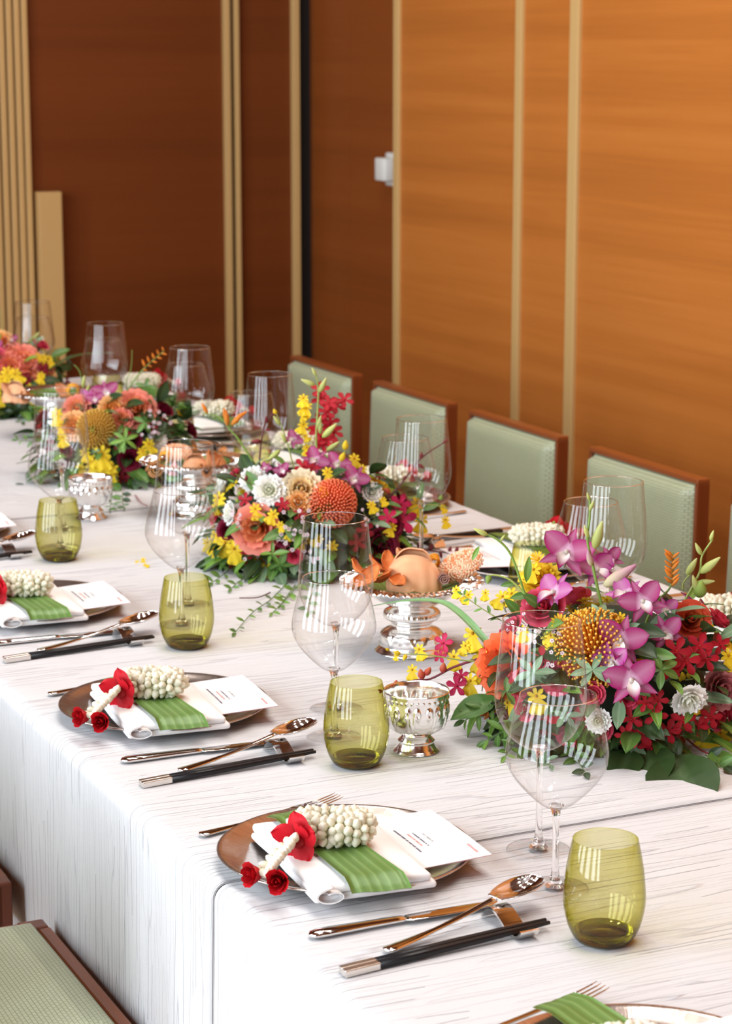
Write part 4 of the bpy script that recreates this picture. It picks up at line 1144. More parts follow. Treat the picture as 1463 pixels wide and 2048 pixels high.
near_g = [(1.278, 2.288), (1.298, 2.944), (1.322, 3.645), (1.312, 4.355), (1.31, 5.03)]
near_b = [(1.232, 2.165), (1.238, 2.815), (1.263, 3.515), (1.257, 4.195), (1.255, 4.875)]
NW = NEAR[1:] + ['farthest along the near side, at the left photo edge']
for (x, y), w in zip(near_g, NW): wine_glass(x, y, 'tall', 'tall tapered empty wine glass ' + w, 'tall wine glasses')
for (x, y), w in zip(near_b, NW): wine_glass(x, y, 'big', 'wide-bowled empty wine glass ' + w, 'wide wine glasses')
far_g = [(1.815, 3.025), (1.815, 3.718), (1.786, 4.395), (1.788, 4.890), (1.759, 5.430), (1.736, 5.997)]
far_b = [(1.843, 3.142), (1.838, 3.838), (1.790, 4.515), (1.820, 5.010), (1.792, 5.550), (1.770, 6.115)]
for (x, y), w in zip(far_g, FARW): wine_glass(x, y, 'tall', 'tall tapered empty wine glass ' + w, 'tall wine glasses')
for (x, y), w in zip(far_b, FARW): wine_glass(x, y, 'big', 'wide-bowled empty wine glass ' + w, 'wide wine glasses')

# ------------------------------------------------------------------ silver bowls and snack stands
def seg_d(px, py, ax, ay, bx, by):
    dx, dy = bx - ax, by - ay; t = max(0, min(1, ((px - ax) * dx + (py - ay) * dy) / (dx * dx + dy * dy + 1e-12)))
    return math.hypot(px - ax - t * dx, py - ay - t * dy)
SCROLL = []
for sgn in (1, -1):           # a pair of facing scrolls per repeat
    pl = []
    for i in range(15):
        a = i / 14 * 2.1 * PI; r = 0.30 * (1 - 0.62 * i / 14); pl.append((sgn * (0.48 + r * math.cos(a + PI * 0.95) * 0.9), 0.66 + r * 0.62 * math.sin(a + PI * 0.95) * -1))
    pl = [(0.0, 0.04), (sgn * 0.10, 0.30), (sgn * 0.17, 0.50)] + pl
    SCROLL.append(pl)
def emboss(a, zt, reps=9):
    cell = (a / (2 * PI) * reps) % 1.0; x = cell * 2 - 1
    best = 9
    for pl in SCROLL:
        for (p, q) in zip(pl, pl[1:]):
            best = min(best, seg_d(x, zt, p[0], p[1], q[0], q[1]))
    return math.exp(-(best / 0.085) ** 2)
def bowl_meshes():
    prof = smooth_profile([(0.0195, 0.0275), (0.027, 0.0285), (0.035, 0.034), (0.0405, 0.043), (0.0435, 0.056), (0.0442, 0.070), (0.0448, 0.078), (0.0462, 0.0865)], 9)
    n = 240
    def d(a, i, r, z):
        zt = (z - 0.034) / 0.042
        k = 0.0
        if 0 < zt < 1.02: k += 0.0026 * emboss(a, zt) + 0.0004 * math.sin(a * 70) * math.sin(z * 2600)
        if 0.0765 < z < 0.081: k += 0.0016 * max(0, math.cos(a * 36)) * math.cos((z - 0.0788) / 0.0023 * PI / 2)
        if z < 0.040: k += 0.0018 * abs(math.cos(a * 6)) * max(0, 1 - abs(z - 0.034) / 0.006)
        return k
    o = lathe(prof, n, False, False, d)
    inner = lathe([(0.0462, 0.0865), (0.0455, 0.0885), (0.0445, 0.0865)] + smooth_profile([(0.0430, 0.078), (0.0420, 0.060), (0.0375, 0.043), (0.028, 0.034), (0.001, 0.031)], 5), n, False, False, lambda a, i, r, z: -0.0020 * emboss(a, (z - 0.034) / 0.042) if 0.036 < z < 0.076 else 0)
    bowl = mk('bowl_body', *join(o, inner), 'silver')
    ft = mk('bowl_foot', *lathe(smooth_profile([(0.002, 0.0004), (0.030, 0.0004), (0.0315, 0.0022), (0.0290, 0.0050), (0.0262, 0.0100), (0.0248, 0.0140), (0.0262, 0.0160), (0.0230, 0.0195), (0.0190, 0.0245), (0.0196, 0.0285)], 5), 64), 'silver')
    petal_ring = mk('scallop_collar', *lathe(smooth_profile([(0.0195, 0.0272), (0.0275, 0.0295), (0.0350, 0.0375)], 4) + [(0.0345, 0.0385), (0.027, 0.0305)], 144, False, False, lambda a, i, r, z: (0.0022 * abs(math.cos(a * 6)) if r > 0.03 else 0)), 'silver')
    return bowl, ft, petal_ring
def silver_bowl(x, y, label):
    b, f, c = cached('sbowl', bowl_meshes)
    t = thing('silver_bowl', label, 'bowl', (x, y, T + 0.0012), 0.3, 'embossed silver footed bowls')
    ob('body', b, t); ob('foot', f, t); ob('scallop_collar', c, t)
silver_bowl(1.318, 2.713, 'small embossed silver footed bowl beside the nearest flower arrangement')
silver_bowl(1.402, 4.452, 'small embossed silver footed bowl beside the third flower arrangement')
lm = leaf_mesh((0.06, 0.15, 0.03), (0.14, 0.25, 0.06), 0.42)
for k, (dx, dy, an, s) in enumerate(((0.016, 0.006, 200, 0.058), (-0.018, 0.004, 60, 0.040))):
    solo('bay_leaf', lm, ('long loose green leaf standing in the near silver bowl', 'short loose green leaf lying in the near silver bowl')[k], 'leaf', tr(1.318 + dx, 2.713 + dy, T + 0.052) @ rz(R(an)) @ rx(R(38)) @ Matrix.Diagonal((s, s, s, 1)) @ tr(0, -0.45, 0))
def stand_meshes():
    n = 120
    def d(a, i, r, z):
        k = 0.0
        if 0.012 < z < 0.036: k += 0.0024 * emboss(a, (z - 0.012) / 0.024, 8) + 0.0005 * math.sin(a * 40) * math.sin(z * 1400)
        if 0.055 < z < 0.069: k += 0.0012 * math.sin(a * 34) * math.sin((z - 0.055) / 0.014 * PI)
        return k
    base = mk('stand_base', *lathe(smooth_profile([(0.002, 0.0004), (0.056, 0.0004), (0.0585, 0.003), (0.054, 0.008), (0.0515, 0.011), (0.0510, 0.020), (0.0475, 0.033), (0.036, 0.040), (0.0335, 0.0455), (0.036, 0.051), (0.0445, 0.0555), (0.0460, 0.0605), (0.0440, 0.0675), (0.0330, 0.0725), (0.0300, 0.0765), (0.0340, 0.0800)], 4), n, False, False, d), 'silver')
    bowl = mk('stand_bowl', *lathe(smooth_profile([(0.0300, 0.0785), (0.046, 0.0815), (0.064, 0.091), (0.076, 0.103), (0.083, 0.1145)], 5) + smooth_profile([(0.081, 0.1145), (0.072, 0.106), (0.058, 0.096), (0.001, 0.092)], 4), 72), 'silver')
    def rimf(u, v):
        a = 2 * PI * v; sc = 0.5 + 0.5 * abs(math.cos(a * 11))
        r = 0.082 + 0.031 * u + (0.0055 * sc) * u ** 2
        z = 0.1142 + 0.0048 * u + 0.0016 * math.sin(a * 66) * math.sin(u * PI * 2.5) * (u > 0.05) - 0.003 * u * u * sc
        return (r * math.cos(a), r * math.sin(a), z)
    V, F = solid_grid(7, 264, rimf, 0.0016)
    rim = mk('filigree_rim', V, F, 'silver', False)
    return base, bowl, rim
class Stand:
    def __init__(self, x, y, label):
        b, w, r = cached('stand', stand_meshes)
        self.t = thing('snack_stand', label, 'snack stand', (x, y, T + 0.0012), 0, 'silver pedestal snack stands')
        ob('base', b, self.t); ob('dish', w, self.t); ob('filigree_rim', r, self.t); self.c = Vector((x, y, T + 0.118))
TAN = (0.74, 0.35, 0.18); ORNG = (0.80, 0.27, 0.075)
def chip_mesh(seed, c, L=1.0, W=0.62, bend=0.35, fold=0.5):
    def f(u, v):
        s = 2 * v - 1; w = wprof('round', 0.03 + 0.94 * u) * W / 2
        return (w * s * (1 - 0.2 * abs(s) * fold), L * (u - 0.5), bend * (u - 0.5) ** 2 * 2 + fold * s * s * w + 0.05 * noise.noise((u * 4, v * 4, seed)))
    V, F = solid_grid(9, 8, f, 0.035)
    C = [lerp(c, (c[0] * 0.78, c[1] * 0.6, c[2] * 0.5), max(0, min(1, 0.5 + 0.9 * noise.noise((v[0] * 5, v[1] * 5, seed))))) for v in V]
    return mk('chip', V, F, 'food', True, col=C)
def wrap_mesh(seed):
    """a thin round of bread folded in half: a bulging front flap, a taller back flap behind it, open along the top"""
    def flap(sy, h, lean, ph):
        def f(u, v):
            a = PI * (-0.06 + 1.12 * v); r = max(u, 0.02)
            edge = 1 + 0.06 * math.sin(3 * a + ph) + (0.10 * math.exp(-((a - 1.15) / 0.25) ** 2) if sy > 0 else 0)
            x = 0.52 * r * math.cos(a) * edge; z = h * r * max(math.sin(a), -0.1) * edge
            bulge = math.sqrt(max(0.0, 1 - r ** 2.4))
            y = sy * (0.04 + 0.26 * bulge) + lean * z
            y += 0.05 * math.exp(-((x - 0.30) / 0.06) ** 2) * -sy * (1 - r * 0.3)
            return (x + 0.015 * noise.noise((z * 5, x * 5, seed)), y + 0.025 * noise.noise((x * 5, z * 5, seed + sy)), z + 0.02)
        return solid_grid(10, 22, f, 0.030)
    V, F = join(flap(-1, 0.66, 0.20, 0.4), flap(1, 0.74, 0.06, 2.0))
    C = [lerp(TAN, (0.80, 0.43, 0.23), max(0, min(1, 0.5 + noise.noise((v[0] * 6, v[1] * 6, v[2] * 6))))) for v in V]
    return mk('folded_bread', V, F, 'food', True, col=C)
def ricecake_meshes(seed):
    rnd = random.Random(seed)
    body = solidcol(moved(ball(0.46, 0.26, 0.10, 7, 14), Matrix.Identity(4)), 'cake_body', (0.62, 0.22, 0.08), 'food')
    V, F, C = [], [], []
    for i in range(240):
        th = i * 2.39996; r = math.sqrt((i + 0.5) / 240)
        for sg in (1,) if i % 3 else (1, -1):
            zz = sg * 0.105 * math.sqrt(max(0.03, 1 - r * r))
            m = tr(r * 0.49 * math.cos(th), r * 0.29 * math.sin(th), zz) @ rz(rnd.uniform(0, 6)) @ rx(rnd.uniform(-.7, .7)) @ ry(rnd.uniform(-.6, .6))
            v, f = moved(ball(0.048, 0.026, 0.026, 4, 5), m); k = len(V); V += v; F += [tuple(a + k for a in q) for q in f]
            C += [lerp((0.84, 0.60, 0.40), (0.72, 0.22, 0.07), rnd.random() ** 2)] * len(v)
    g = mk('puffed_grains', V, F, 'food', True, col=C)
    return body, g
def noodle_mesh(seed):
    rnd = random.Random(seed); parts = []
    for k in range(4):
        pts = []
        for i in range(15):
            a = i / 14 * 2.6 * PI + k * 1.4
            pts.append((0.34 * math.cos(a) * (0.8 + 0.1 * k), 0.12 * k - 0.2 + 0.1 * math.sin(a * 1.3), 0.35 * math.sin(a) * (0.85 + 0.08 * k)))
        parts.append(tube(pts, 0.062, 7))
    V, F = join(*parts); return mk('fried_noodles', V, F, 'food', True, col=[(0.80, 0.36, 0.03)] * len(V))
def roll_mesh(c):
    pts = []
    for i in range(30):
        a = i / 29 * 5 * PI; r = 0.06 + 0.40 * i / 29; pts.append((r * math.cos(a), r * math.sin(a)))
    V, F = solid_grid(29, 6, lambda u, v: (pts[round(u * 29)][0], pts[round(u * 29)][1], -0.5 + v), 0.09)
    return mk('rolled_snack', V, F, 'food', True, col=[lerp(c, (c[0] * 0.7, c[1] * 0.6, c[2] * 0.6), 0.5 + 0.5 * math.sin(i * 0.7)) for i in range(len(V))])
def food(st, px, py, off): return on_plane(px, py, st.c, off)
CHIPS = [chip_mesh(k * 3.1, ORNG) for k in range(4)] + [chip_mesh(20, (0.80, 0.40, 0.20), 1, 0.8, 0.2, 0.9), chip_mesh(22, (0.78, 0.33, 0.13), 1.0, 0.85, 0.3, 1.1)]
WRAP = wrap_mesh(1.0); CAKE = ricecake_meshes(4); NOOD = noodle_mesh(2)
def chip(st, kind, px, py, off, size_px, ang, pitch, roll, label, cat='cracker', zmin=0.0):
    p = food(st, px, py, off); s = size_px * px_size(p)
    # ang: heading of the length seen from above, measured from the camera's right
    m = Matrix.Translation(p) @ rz(-YAW + R(ang)) @ rx(R(pitch)) @ ry(R(roll)) @ Matrix.Diagonal((s, s, s, 1))
    return solo('cracker', CHIPS[kind], label, cat, m, 'fried crackers on the snack stands')
sA = Stand(1.548, 3.205, 'silver pedestal snack stand between the two nearest flower arrangements')
sC = Stand(1.618, 4.400, 'silver pedestal snack stand right of the third flower arrangement')
sD = Stand(1.640, 5.480, 'silver pedestal snack stand at the left photo edge near the far end')
def single(name, me, st, px, py, off, size_px, rotm, label, cat, group=None, subs=()):
    p = food(st, px, py, off); s = size_px * px_size(p)
    o = solo(name, me, label, cat, Matrix.Translation(p) @ rz(-YAW) @ rotm @ Matrix.Diagonal((s, s, s, 1)), group)
    for n_, m_ in subs: ob(n_, m_, o)
    return o
ON_A, ON_C, ON_D = 'on the near snack stand', 'on the middle snack stand', 'on the far snack stand'
single('folded_bread', WRAP, sA, 826, 1178, 0.020, 104, Matrix.Identity(4), 'large tan folded crisp bread ' + ON_A, 'bread')
chip(sA, 0, 735, 1158, 0.045, 66, -52, 30, 25, 'leftmost pointed orange cracker ' + ON_A)
chip(sA, 1, 770, 1160, 0.050, 64, -28, 8, -35, 'long orange cracker lying before the folded bread ' + ON_A)
chip(sA, 3, 716, 1146, 0.030, 58, 62, 42, 10, 'pointed orange cracker jutting over the left rim ' + ON_A)
chip(sA, 0, 792, 1168, 0.058, 60, -16, 6, 20, 'flat orange cracker resting on the front rim ' + ON_A)
chip(sA, 2, 752, 1136, 0.010, 56, 70, 40, 15, 'upright orange cracker behind the leftmost one ' + ON_A)
chip(sA, 3, 775, 1128, -0.010, 52, 20, 50, 0, 'round orange cracker leaning on the bread back ' + ON_A)
chip(sA, 4, 796, 1114, -0.030, 36, 40, 60, 20, 'small tan cracker behind the folded bread ' + ON_A)
single('rice_cake', CAKE[0], sA, 920, 1132, 0.000, 100, ry(R(-28)) @ rx(R(62)), 'puffed rice cake with red glaze ' + ON_A, 'rice cake', None, [('puffed_grains', CAKE[1])])
single('fried_noodles', NOOD, sA, 866, 1124, -0.012, 40, rz(R(20)) @ rx(R(15)), 'curl of orange fried noodles ' + ON_A, 'noodles')
single('rolled_snack', roll_mesh((0.42, 0.22, 0.18)), sA, 887, 1158, 0.030, 26, rx(R(80)), 'small purple-brown rolled snack ' + ON_A, 'snack roll')
def liner(st, label):
    V, F = solid_grid(6, 20, lambda u, v: ((0.074 * u + 0.002) * math.cos(2 * PI * v), (0.074 * u + 0.002) * math.sin(2 * PI * v), -0.022 + 0.018 * u * u), 0.0008)
    solo('leaf_liner', mk('leaf_liner', V, F, 'banana'), label, 'leaf', tr(st.c.x, st.c.y, st.c.z + 0.001), 'leaf liners')
liner(sA, 'dark green leaf liner under the snacks ' + ON_A); liner(sC, 'green leaf liner under the snacks ' + ON_C); liner(sD, 'green leaf liner under the snacks ' + ON_D)
# stand C
single('rolled_snack', roll_mesh((0.78, 0.38, 0.13)), sC, 309, 941, 0.040, 36, rx(R(75)) @ ry(R(10)), 'golden rolled pastry at the left ' + ON_C, 'snack roll')
single('folded_bread', WRAP, sC, 392, 955, 0.030, 60, rz(R(25)), 'orange folded cracker bread in front ' + ON_C, 'bread')
chip(sC, 5, 418, 934, 0.020, 62, 10, 35, 30, 'large orange folded cracker right of the folded bread ' + ON_C)
chip(sC, 4, 437, 938, 0.000, 56, -30, 45, -20, 'orange cracker leaning beside the large folded one ' + ON_C)
chip(sC, 1, 462, 936, 0.000, 46, 12, 10, 60, 'rightmost thin orange cracker ' + ON_C)
chip(sC, 5, 410, 952, 0.055, 50, 5, 4, 10, 'flat orange cracker lying on the rim ' + ON_C)
single('rice_cake', CAKE[0], sC, 352, 905, -0.025, 66, rx(R(50)), 'pale puffed rice cake at the back ' + ON_C, 'rice cake', None, [('puffed_grains', CAKE[1])])
single('fried_noodles', NOOD, sC, 330, 916, -0.01, 34, rz(R(-15)), 'curl of yellow fried noodles ' + ON_C, 'noodles')
V, F = lathe([(0.5, 0), (0.42, 0.25), (0.24, 0.65), (0.03, 1.0)], 16, True, True)
p_ = food(sC, 349, 953, 0.05); s_ = 34 * px_size(p_)
solo('pink_cone', mk('pink_cone', V, F, 'food', True, col=[(0.72, 0.32, 0.30)] * len(V)), 'small pink cone sweet in a leaf cup ' + ON_C, 'sweet', Matrix.Translation(p_ + Vector((0, 0, 0.002))) @ Matrix.Diagonal((s_ * .8, s_ * .8, s_ * .9, 1)))
V, F = lathe([(0.46, 0), (0.52, 0.5), (0.50, 0.5), (0.44, 0.04), (0.01, 0.03)], 18)
solo('leaf_cup', mk('leaf_cup', V, F, 'banana'), 'small green leaf cup around the pink cone ' + ON_C, 'leaf cup', Matrix.Translation(p_ - Vector((0, 0, 0.008))) @ Matrix.Diagonal((s_, s_, s_ * .7, 1)))
# stand D
single('folded_bread', WRAP, sD, 30, 803, 0.030, 52, rz(R(-20)), 'orange folded cracker bread at the left ' + ON_D, 'bread')
chip(sD, 4, 14, 790, 0.02, 50, 70, 50, 0, 'leftmost upright tan cracker ' + ON_D)
chip(sD, 5, 52, 800, 0.04, 36, -20, 10, 20, 'low orange cracker in front ' + ON_D)
chip(sD, 4, 118, 785, 0.0, 40, 30, 45, 10, 'pale cracker behind the noodles ' + ON_D)
single('fried_noodles', NOOD, sD, 146, 782, 0.005, 36, rz(R(10)), 'curl of orange fried noodles ' + ON_D, 'noodles')

# ------------------------------------------------------------------ flower arrangement A (nearest)
GREEN = (0.17, 0.28, 0.05); PALEG = (0.34, 0.42, 0.10); TWIG = (0.14, 0.035, 0.035)
A = Arr(1225, 1345, 'nearest flower arrangement with orange pincushion and purple orchids, right photo edge', (0.185, 0.15, 0.135), 0.085, 11)
A.filler(200, (('mok', 4, 0.05), ('onc', 6, 0.04), ('dend', 3, 0.065), ('pink', 2, 0.05), ('white', 2, 0.045)))
A.bloom('pin_o', 1187, 1292, 178, 0.0, 0.35)
A.bloom('orange', 1008, 1330, 118, 0.0, 0.6, tilt=(-0.3, 0))
for a in ((1085, 1213, 82), (1114, 1356, 64), (1040, 1372, 58)): A.bloom('pink', *a)
A.bloom('redo', 1382, 1238, 72, 0.0, 0.6); A.bloom('dusty', 1445, 1376, 80); A.bloom('white', 1378, 1400, 66, 0.02, 0.5, tilt=(0.1, -0.5)); A.bloom('white', 1196, 1442, 46, 0.02)
A.bloom('pink', 1185, 1388, 46)
for a in ((1132, 1108, 112, 0.02), (1240, 1283, 108, 0.03), (1262, 1362, 112, 0.04), (1285, 1205, 96, 0.02), (1330, 1268, 80, 0.0), (1218, 1120, 60, -0.02)):
    A.bloom('dend', a[0], a[1], a[2], a[3], 0.75)
A.bloom('dendw', 1192, 1142, 92, 0.0, 0.6, tilt=(0.3, -0.1)); A.bloom('dendp', 1108, 1188, 96, 0.02, 0.5, tilt=(-0.5, 0.1)); A.bloom('dendp', 1250, 1190, 84, 0.01, 0.5, tilt=(-0.3, 0.3)); A.bloom('dendw', 1225, 1325, 84, 0.03, 0.5, tilt=(-.4, -.3)); A.bloom('dendw', 1330, 1222, 60, 0.0, 0.6)
for a in ((1278, 1468, 66), (1300, 1492, 58), (1262, 1438, 50), (1310, 1432, 50), (1352, 1302, 60), (1398, 1292, 58), (1372, 1322, 60), (1412, 1318, 52), (1338, 1336, 52), (1335, 1462, 54), (1365, 1440, 54), (1420, 1434, 50), (1395, 1452, 46), (1248, 1470, 40), (1440, 1290, 44), (1315, 1400, 44), (1290, 1405, 40)):
    A.bloom('mok', *a, 0.012, 0.6)
for a in ((945, 1268, 62), (962, 1312, 62), (985, 1300, 46), (907, 1314, 46), (940, 1362, 50), (1072, 1393, 60), (1405, 1480, 70), (1440, 1466, 46), (1004, 1194, 46), (1022, 1188, 46), (1066, 1140, 50), (1456, 1312, 52), (824, 1340, 38), (838, 1299, 38), (792, 1311, 18), (930, 1292, 34), (960, 1345, 40), (1240, 1235, 36), (936, 1190, 34), (970, 1186, 28), (912, 1180, 30), (1045, 1262, 40), (1100, 1272, 36)):
    A.bloom('onc', a[0], a[1], a[2], 0.02, 0.65)
A.bloom('yel', 1078, 1158, 74, 0.0, 0.6); A.bloom('but', 1118, 1243, 44, 0.03, 0.6); A.bloom('but', 1155, 1236, 44, 0.03, 0.6); A.bloom('but', 1072, 1112, 38, 0.0, 0.5)
A.wax(1105, 1300, 16, 38, 9.5); A.wax(1045, 1235, 12, 30, 9); A.wax(1000, 1225, 7, 25, 8)
o, _ = A.stem('bud_stem', [(1235, 1330), (1201, 1205), (1184, 1127), (1174, 1079), (1179, 1030), (1178, 992)], 0.0026, 0.0013, GREEN, 0.03)
for b_ in (('green', 1176, 1075, 1166, 1050), ('green', 1188, 1098, 1202, 1040), ('pinkish', 1182, 1132, 1172, 1098), ('pinkish', 1206, 1172, 1275, 1132), ('green', 1178, 1022, 1188, 1000), ('green', 1178, 1000, 1172, 985)): A.bud(o, *b_, 0.034)
o, _ = A.stem('crocosmia_stem', [(1285, 1350), (1290, 1250), (1318, 1200), (1342, 1168), (1345, 1105)], 0.0026, 0.001, GREEN, 0.05)
for k in range(12): A.bud(o, 'orange', 1342 + (k % 2) * 2, 1172 - k * 5.5, 1342 + (-15 if k % 2 else 17), 1160 - k * 5.5 - (0 if k % 3 else 5), 0.054)
o, _ = A.stem('crocosmia_stem', [(1298, 1290), (1335, 1255), (1375, 1245)], 0.0014, 0.0008, GREEN, 0.06)
for k in range(8): A.bud(o, 'orange', 1325 + k * 6, 1260 - k * 2, 1328 + k * 7, 1272 - k * 3 if k % 2 else 1242 - k * 2, 0.062)
o, _ = A.stem('crocosmia_stem', [(1265, 1320), (1238, 1332), (1215, 1342)], 0.0014, 0.0008, GREEN, 0.07)
for k in range(7): A.bud(o, 'orange', 1258 - k * 6, 1322 + k * 3, 1250 - k * 7, 1312 + k * 4 if k % 2 else 1336 + k * 2, 0.072)
o, _ = A.stem('bud_stem', [(1352, 1230), (1372, 1195), (1398, 1145), (1403, 1112), (1425, 1078)], 0.0022, 0.0012, PALEG, 0.02)
for b_ in (('green', 1402, 1110, 1388, 1086), ('green', 1420, 1082, 1425, 1060), ('green', 1398, 1146, 1442, 1116), ('green', 1372, 1150, 1395, 1116), ('green', 1395, 1185, 1382, 1150), ('green', 1392, 1165, 1430, 1164), ('greenball', 1398, 1195, 1400, 1160)): A.bud(o, *b_, 0.024)
A.stem('bud_stem', [(1365, 1180), (1366, 1165), (1380, 1148)], 0.0015, 0.001, PALEG, 0.02)
o, _ = A.stem('bud_stem', [(1108, 1330), (1075, 1235), (1050, 1190), (1023, 1113), (994, 1079), (962, 1066)], 0.0024, 0.0014, GREEN, 0.03)
for b_ in (('green', 975, 1070, 945, 1058), ('greenball', 978, 1150, 974, 1168), ('green', 1000, 1082, 1010, 1070)): A.bud(o, *b_, 0.032)
A.stem('bud_stem', [(1055, 1195), (1020, 1160), (985, 1150), (976, 1158)], 0.0014, 0.0010, PALEG, 0.03)
V, F = None, None
A.leaf('fresh', 958, 1092, 943, 1120, 0.02, 0.03)
# grass blade that bends over the snack stand
pts = [tuple(on_plane(x, y, A.c, o_) - A.base) for x, y, o_ in ((985, 1300, 0.03), (945, 1252, 0.0), (908, 1218, -0.05), (876, 1203, -0.08), (820, 1201, -0.10), (745, 1212, -0.12))]
def blade(arr, pts, w0, col):
    P = [Vector(p) for p in smooth_profile(pts, 6)]; n = len(P) - 1
    def f(u, v):
        i = round(u * n); p = P[i]; t = (P[min(i + 1, n)] - P[max(i - 1, 0)]).normalized(); sd = t.cross(ZUP).normalized()
        sd = (sd + ZUP * 0.8).normalized()
        return p + sd * ((v - 0.5) * w0 * (1 - u ** 2.2)) + ZUP * (0.15 * w0 * abs(v - 0.5))
    V, F = solid_grid(n, 2, f, 0.0005)
    ob('grass_blade', mk('grass_blade', V, F, 'leaf', True, col=[col] * len(V)), arr.t)
blade(A, pts, 0.011, (0.17, 0.30, 0.11))
o, _ = A.stem('berry_twig', [(955, 1318), (905, 1335), (860, 1358), (822, 1362), (758, 1386)], 0.002, 0.001, (0.25, 0.03, 0.06), 0.03)
for b_ in (('redb', 885, 1345, 886, 1325), ('redb', 845, 1358, 838, 1338), ('dark', 770, 1382, 765, 1395), ('dark', 765, 1383, 755, 1380), ('redb', 850, 1350, 862, 1335), ('redb', 790, 1372, 792, 1360)): A.bud(o, *b_, 0.032)
for a in ((886, 1286, 42), (913, 1372, 46), (880, 1312, 30), (922, 1352, 34)): A.bloom('glor', *a, 0.015, 0.7)
o, _ = A.stem('oncidium_stem', [(975, 1325), (920, 1320), (855, 1310), (800, 1308)], 0.0012, 0.0007, PALEG, 0.035)
for b_ in (('yellow', 800, 1308, 786, 1304), ('yellow', 812, 1309, 806, 1322), ('yellow', 778, 1300, 770, 1298)): A.bud(o, *b_, 0.036)
o, _ = A.stem('berry_twig', [(1455, 1520), (1400, 1500), (1355, 1462), (1328, 1452)], 0.0016, 0.001, (0.30, 0.05, 0.05), 0.06)
for b_ in (('redb', 1340, 1455, 1322, 1478), ('redb', 1338, 1460, 1326, 1508), ('redb', 1352, 1468, 1362, 1510), ('redb', 1375, 1500, 1350, 1528), ('redb', 1402, 1502, 1396, 1516), ('redb', 1406, 1504, 1404, 1526)): A.bud(o, *b_, 0.064)
o, _ = A.stem('berry_twig', [(1350, 1330), (1385, 1300), (1404, 1268)], 0.0022, 0.0018, (0.22, 0.15, 0.04), 0.06)
o, _ = A.stem('berry_twig', [(1425, 1320), (1445, 1290), (1470, 1265)], 0.0018, 0.0012, TWIG, 0.03)
for b_ in (('redb', 1440, 1290, 1428, 1262), ('redb', 1448, 1284, 1455, 1262)): A.bud(o, *b_, 0.032)
o, _ = A.stem('kangaroo_paw', [(1240, 1390), (1236, 1420), (1224, 1450), (1228, 1492)], 0.0022, 0.002, (0.45, 0.07, 0.02), 0.07)
for b_ in (('orange', 1228, 1490, 1188, 1502), ('orange', 1228, 1490, 1218, 1512), ('orange', 1230, 1490, 1236, 1506), ('orange', 1240, 1392, 1214, 1376)): A.bud(o, *b_, 0.074)
for b_ in ((975, 1420, 950, 1410), (978, 1425, 952, 1432), (990, 1415, 968, 1440), (992, 1398, 980, 1385)): A.bud(o, 'orange', *b_, 0.03)
o, _ = A.stem('oncidium_stem', [(1330, 1400), (1360, 1365), (1385, 1358)], 0.0014, 0.001, PALEG, 0.07)
for b_ in (('yellow', 1362, 1362, 1345, 1352), ('yellow', 1366, 1360, 1362, 1344), ('yellow', 1376, 1356, 1378, 1342), ('yellow', 1395, 1370, 1402, 1366), ('greenball', 1392, 1350, 1396, 1336), ('greenball', 1420, 1365, 1430, 1358)): A.bud(o, *b_, 0.074)
for a in ((1222, 1410, 1224, 1392), (1236, 1425, 1238, 1405)): A.bud(o, 'greenball', *a, 0.06)
# leaves
A.leaf('wide', 1000, 1398, 900, 1428, 0.05, 0.07, ZUP + Vector((0, -0.5, 0)), wide=1.0)
A.leaf('dark', 1295, 1495, 1280, 1562, 0.09, 0.13, wide=1.3); A.leaf('dark', 1345, 1510, 1384, 1600, 0.10, 0.14, wide=1.15); A.leaf('dark', 1262, 1500, 1235, 1545, 0.08, 0.12, wide=1.2)
A.leaf('mid', 1440, 1500, 1432, 1540, 0.09, 0.12); A.leaf('mid', 1440, 1500, 1462, 1535, 0.09, 0.12); A.leaf('dark', 1400, 1362, 1385, 1420, 0.09, 0.1, wide=0.9); A.leaf('mid', 1428, 1352, 1450, 1388, 0.06, 0.07)
def whorl(arr, px, py, l, kind, n=6, off=0.03, a0=0.3):
    for k in range(n):
        a = a0 + 2 * PI * k / n + arr.rnd.uniform(-.25, .25)
        arr.leaf(kind, px, py, px + l * math.cos(a), py - l * math.sin(a) * 0.85, off, off + arr.rnd.uniform(-0.006, 0.014), on_surface=True)
whorl(A, 1198, 1232, 36, 'grey', 7, 0.03); whorl(A, 1184, 1340, 46, 'grey', 6, 0.04, 1.2); whorl(A, 1322, 1340, 44, 'mid', 5, 0.035, 0.7); whorl(A, 1065, 1345, 44, 'grey', 6, 0.03); whorl(A, 1012, 1382, 34, 'mid', 5, 0.02); whorl(A, 1130, 1430, 36, 'grey', 5, 0.03); whorl(A, 1240, 1520, 30, 'dark', 5, 0.03)
A.leaf('mid', 1060, 1190, 1022, 1192, 0.02, 0.03); A.leaf('fresh', 1052, 1165, 1058, 1118, 0.02, 0.03); A.leaf('mid', 1080, 1215, 1052, 1188, 0.04, 0.05, wide=1.3); A.leaf('mid', 1042, 1235, 1015, 1198, 0.02, 0.03); A.leaf('mid', 1000, 1172, 1030, 1165, 0.02, 0.02)
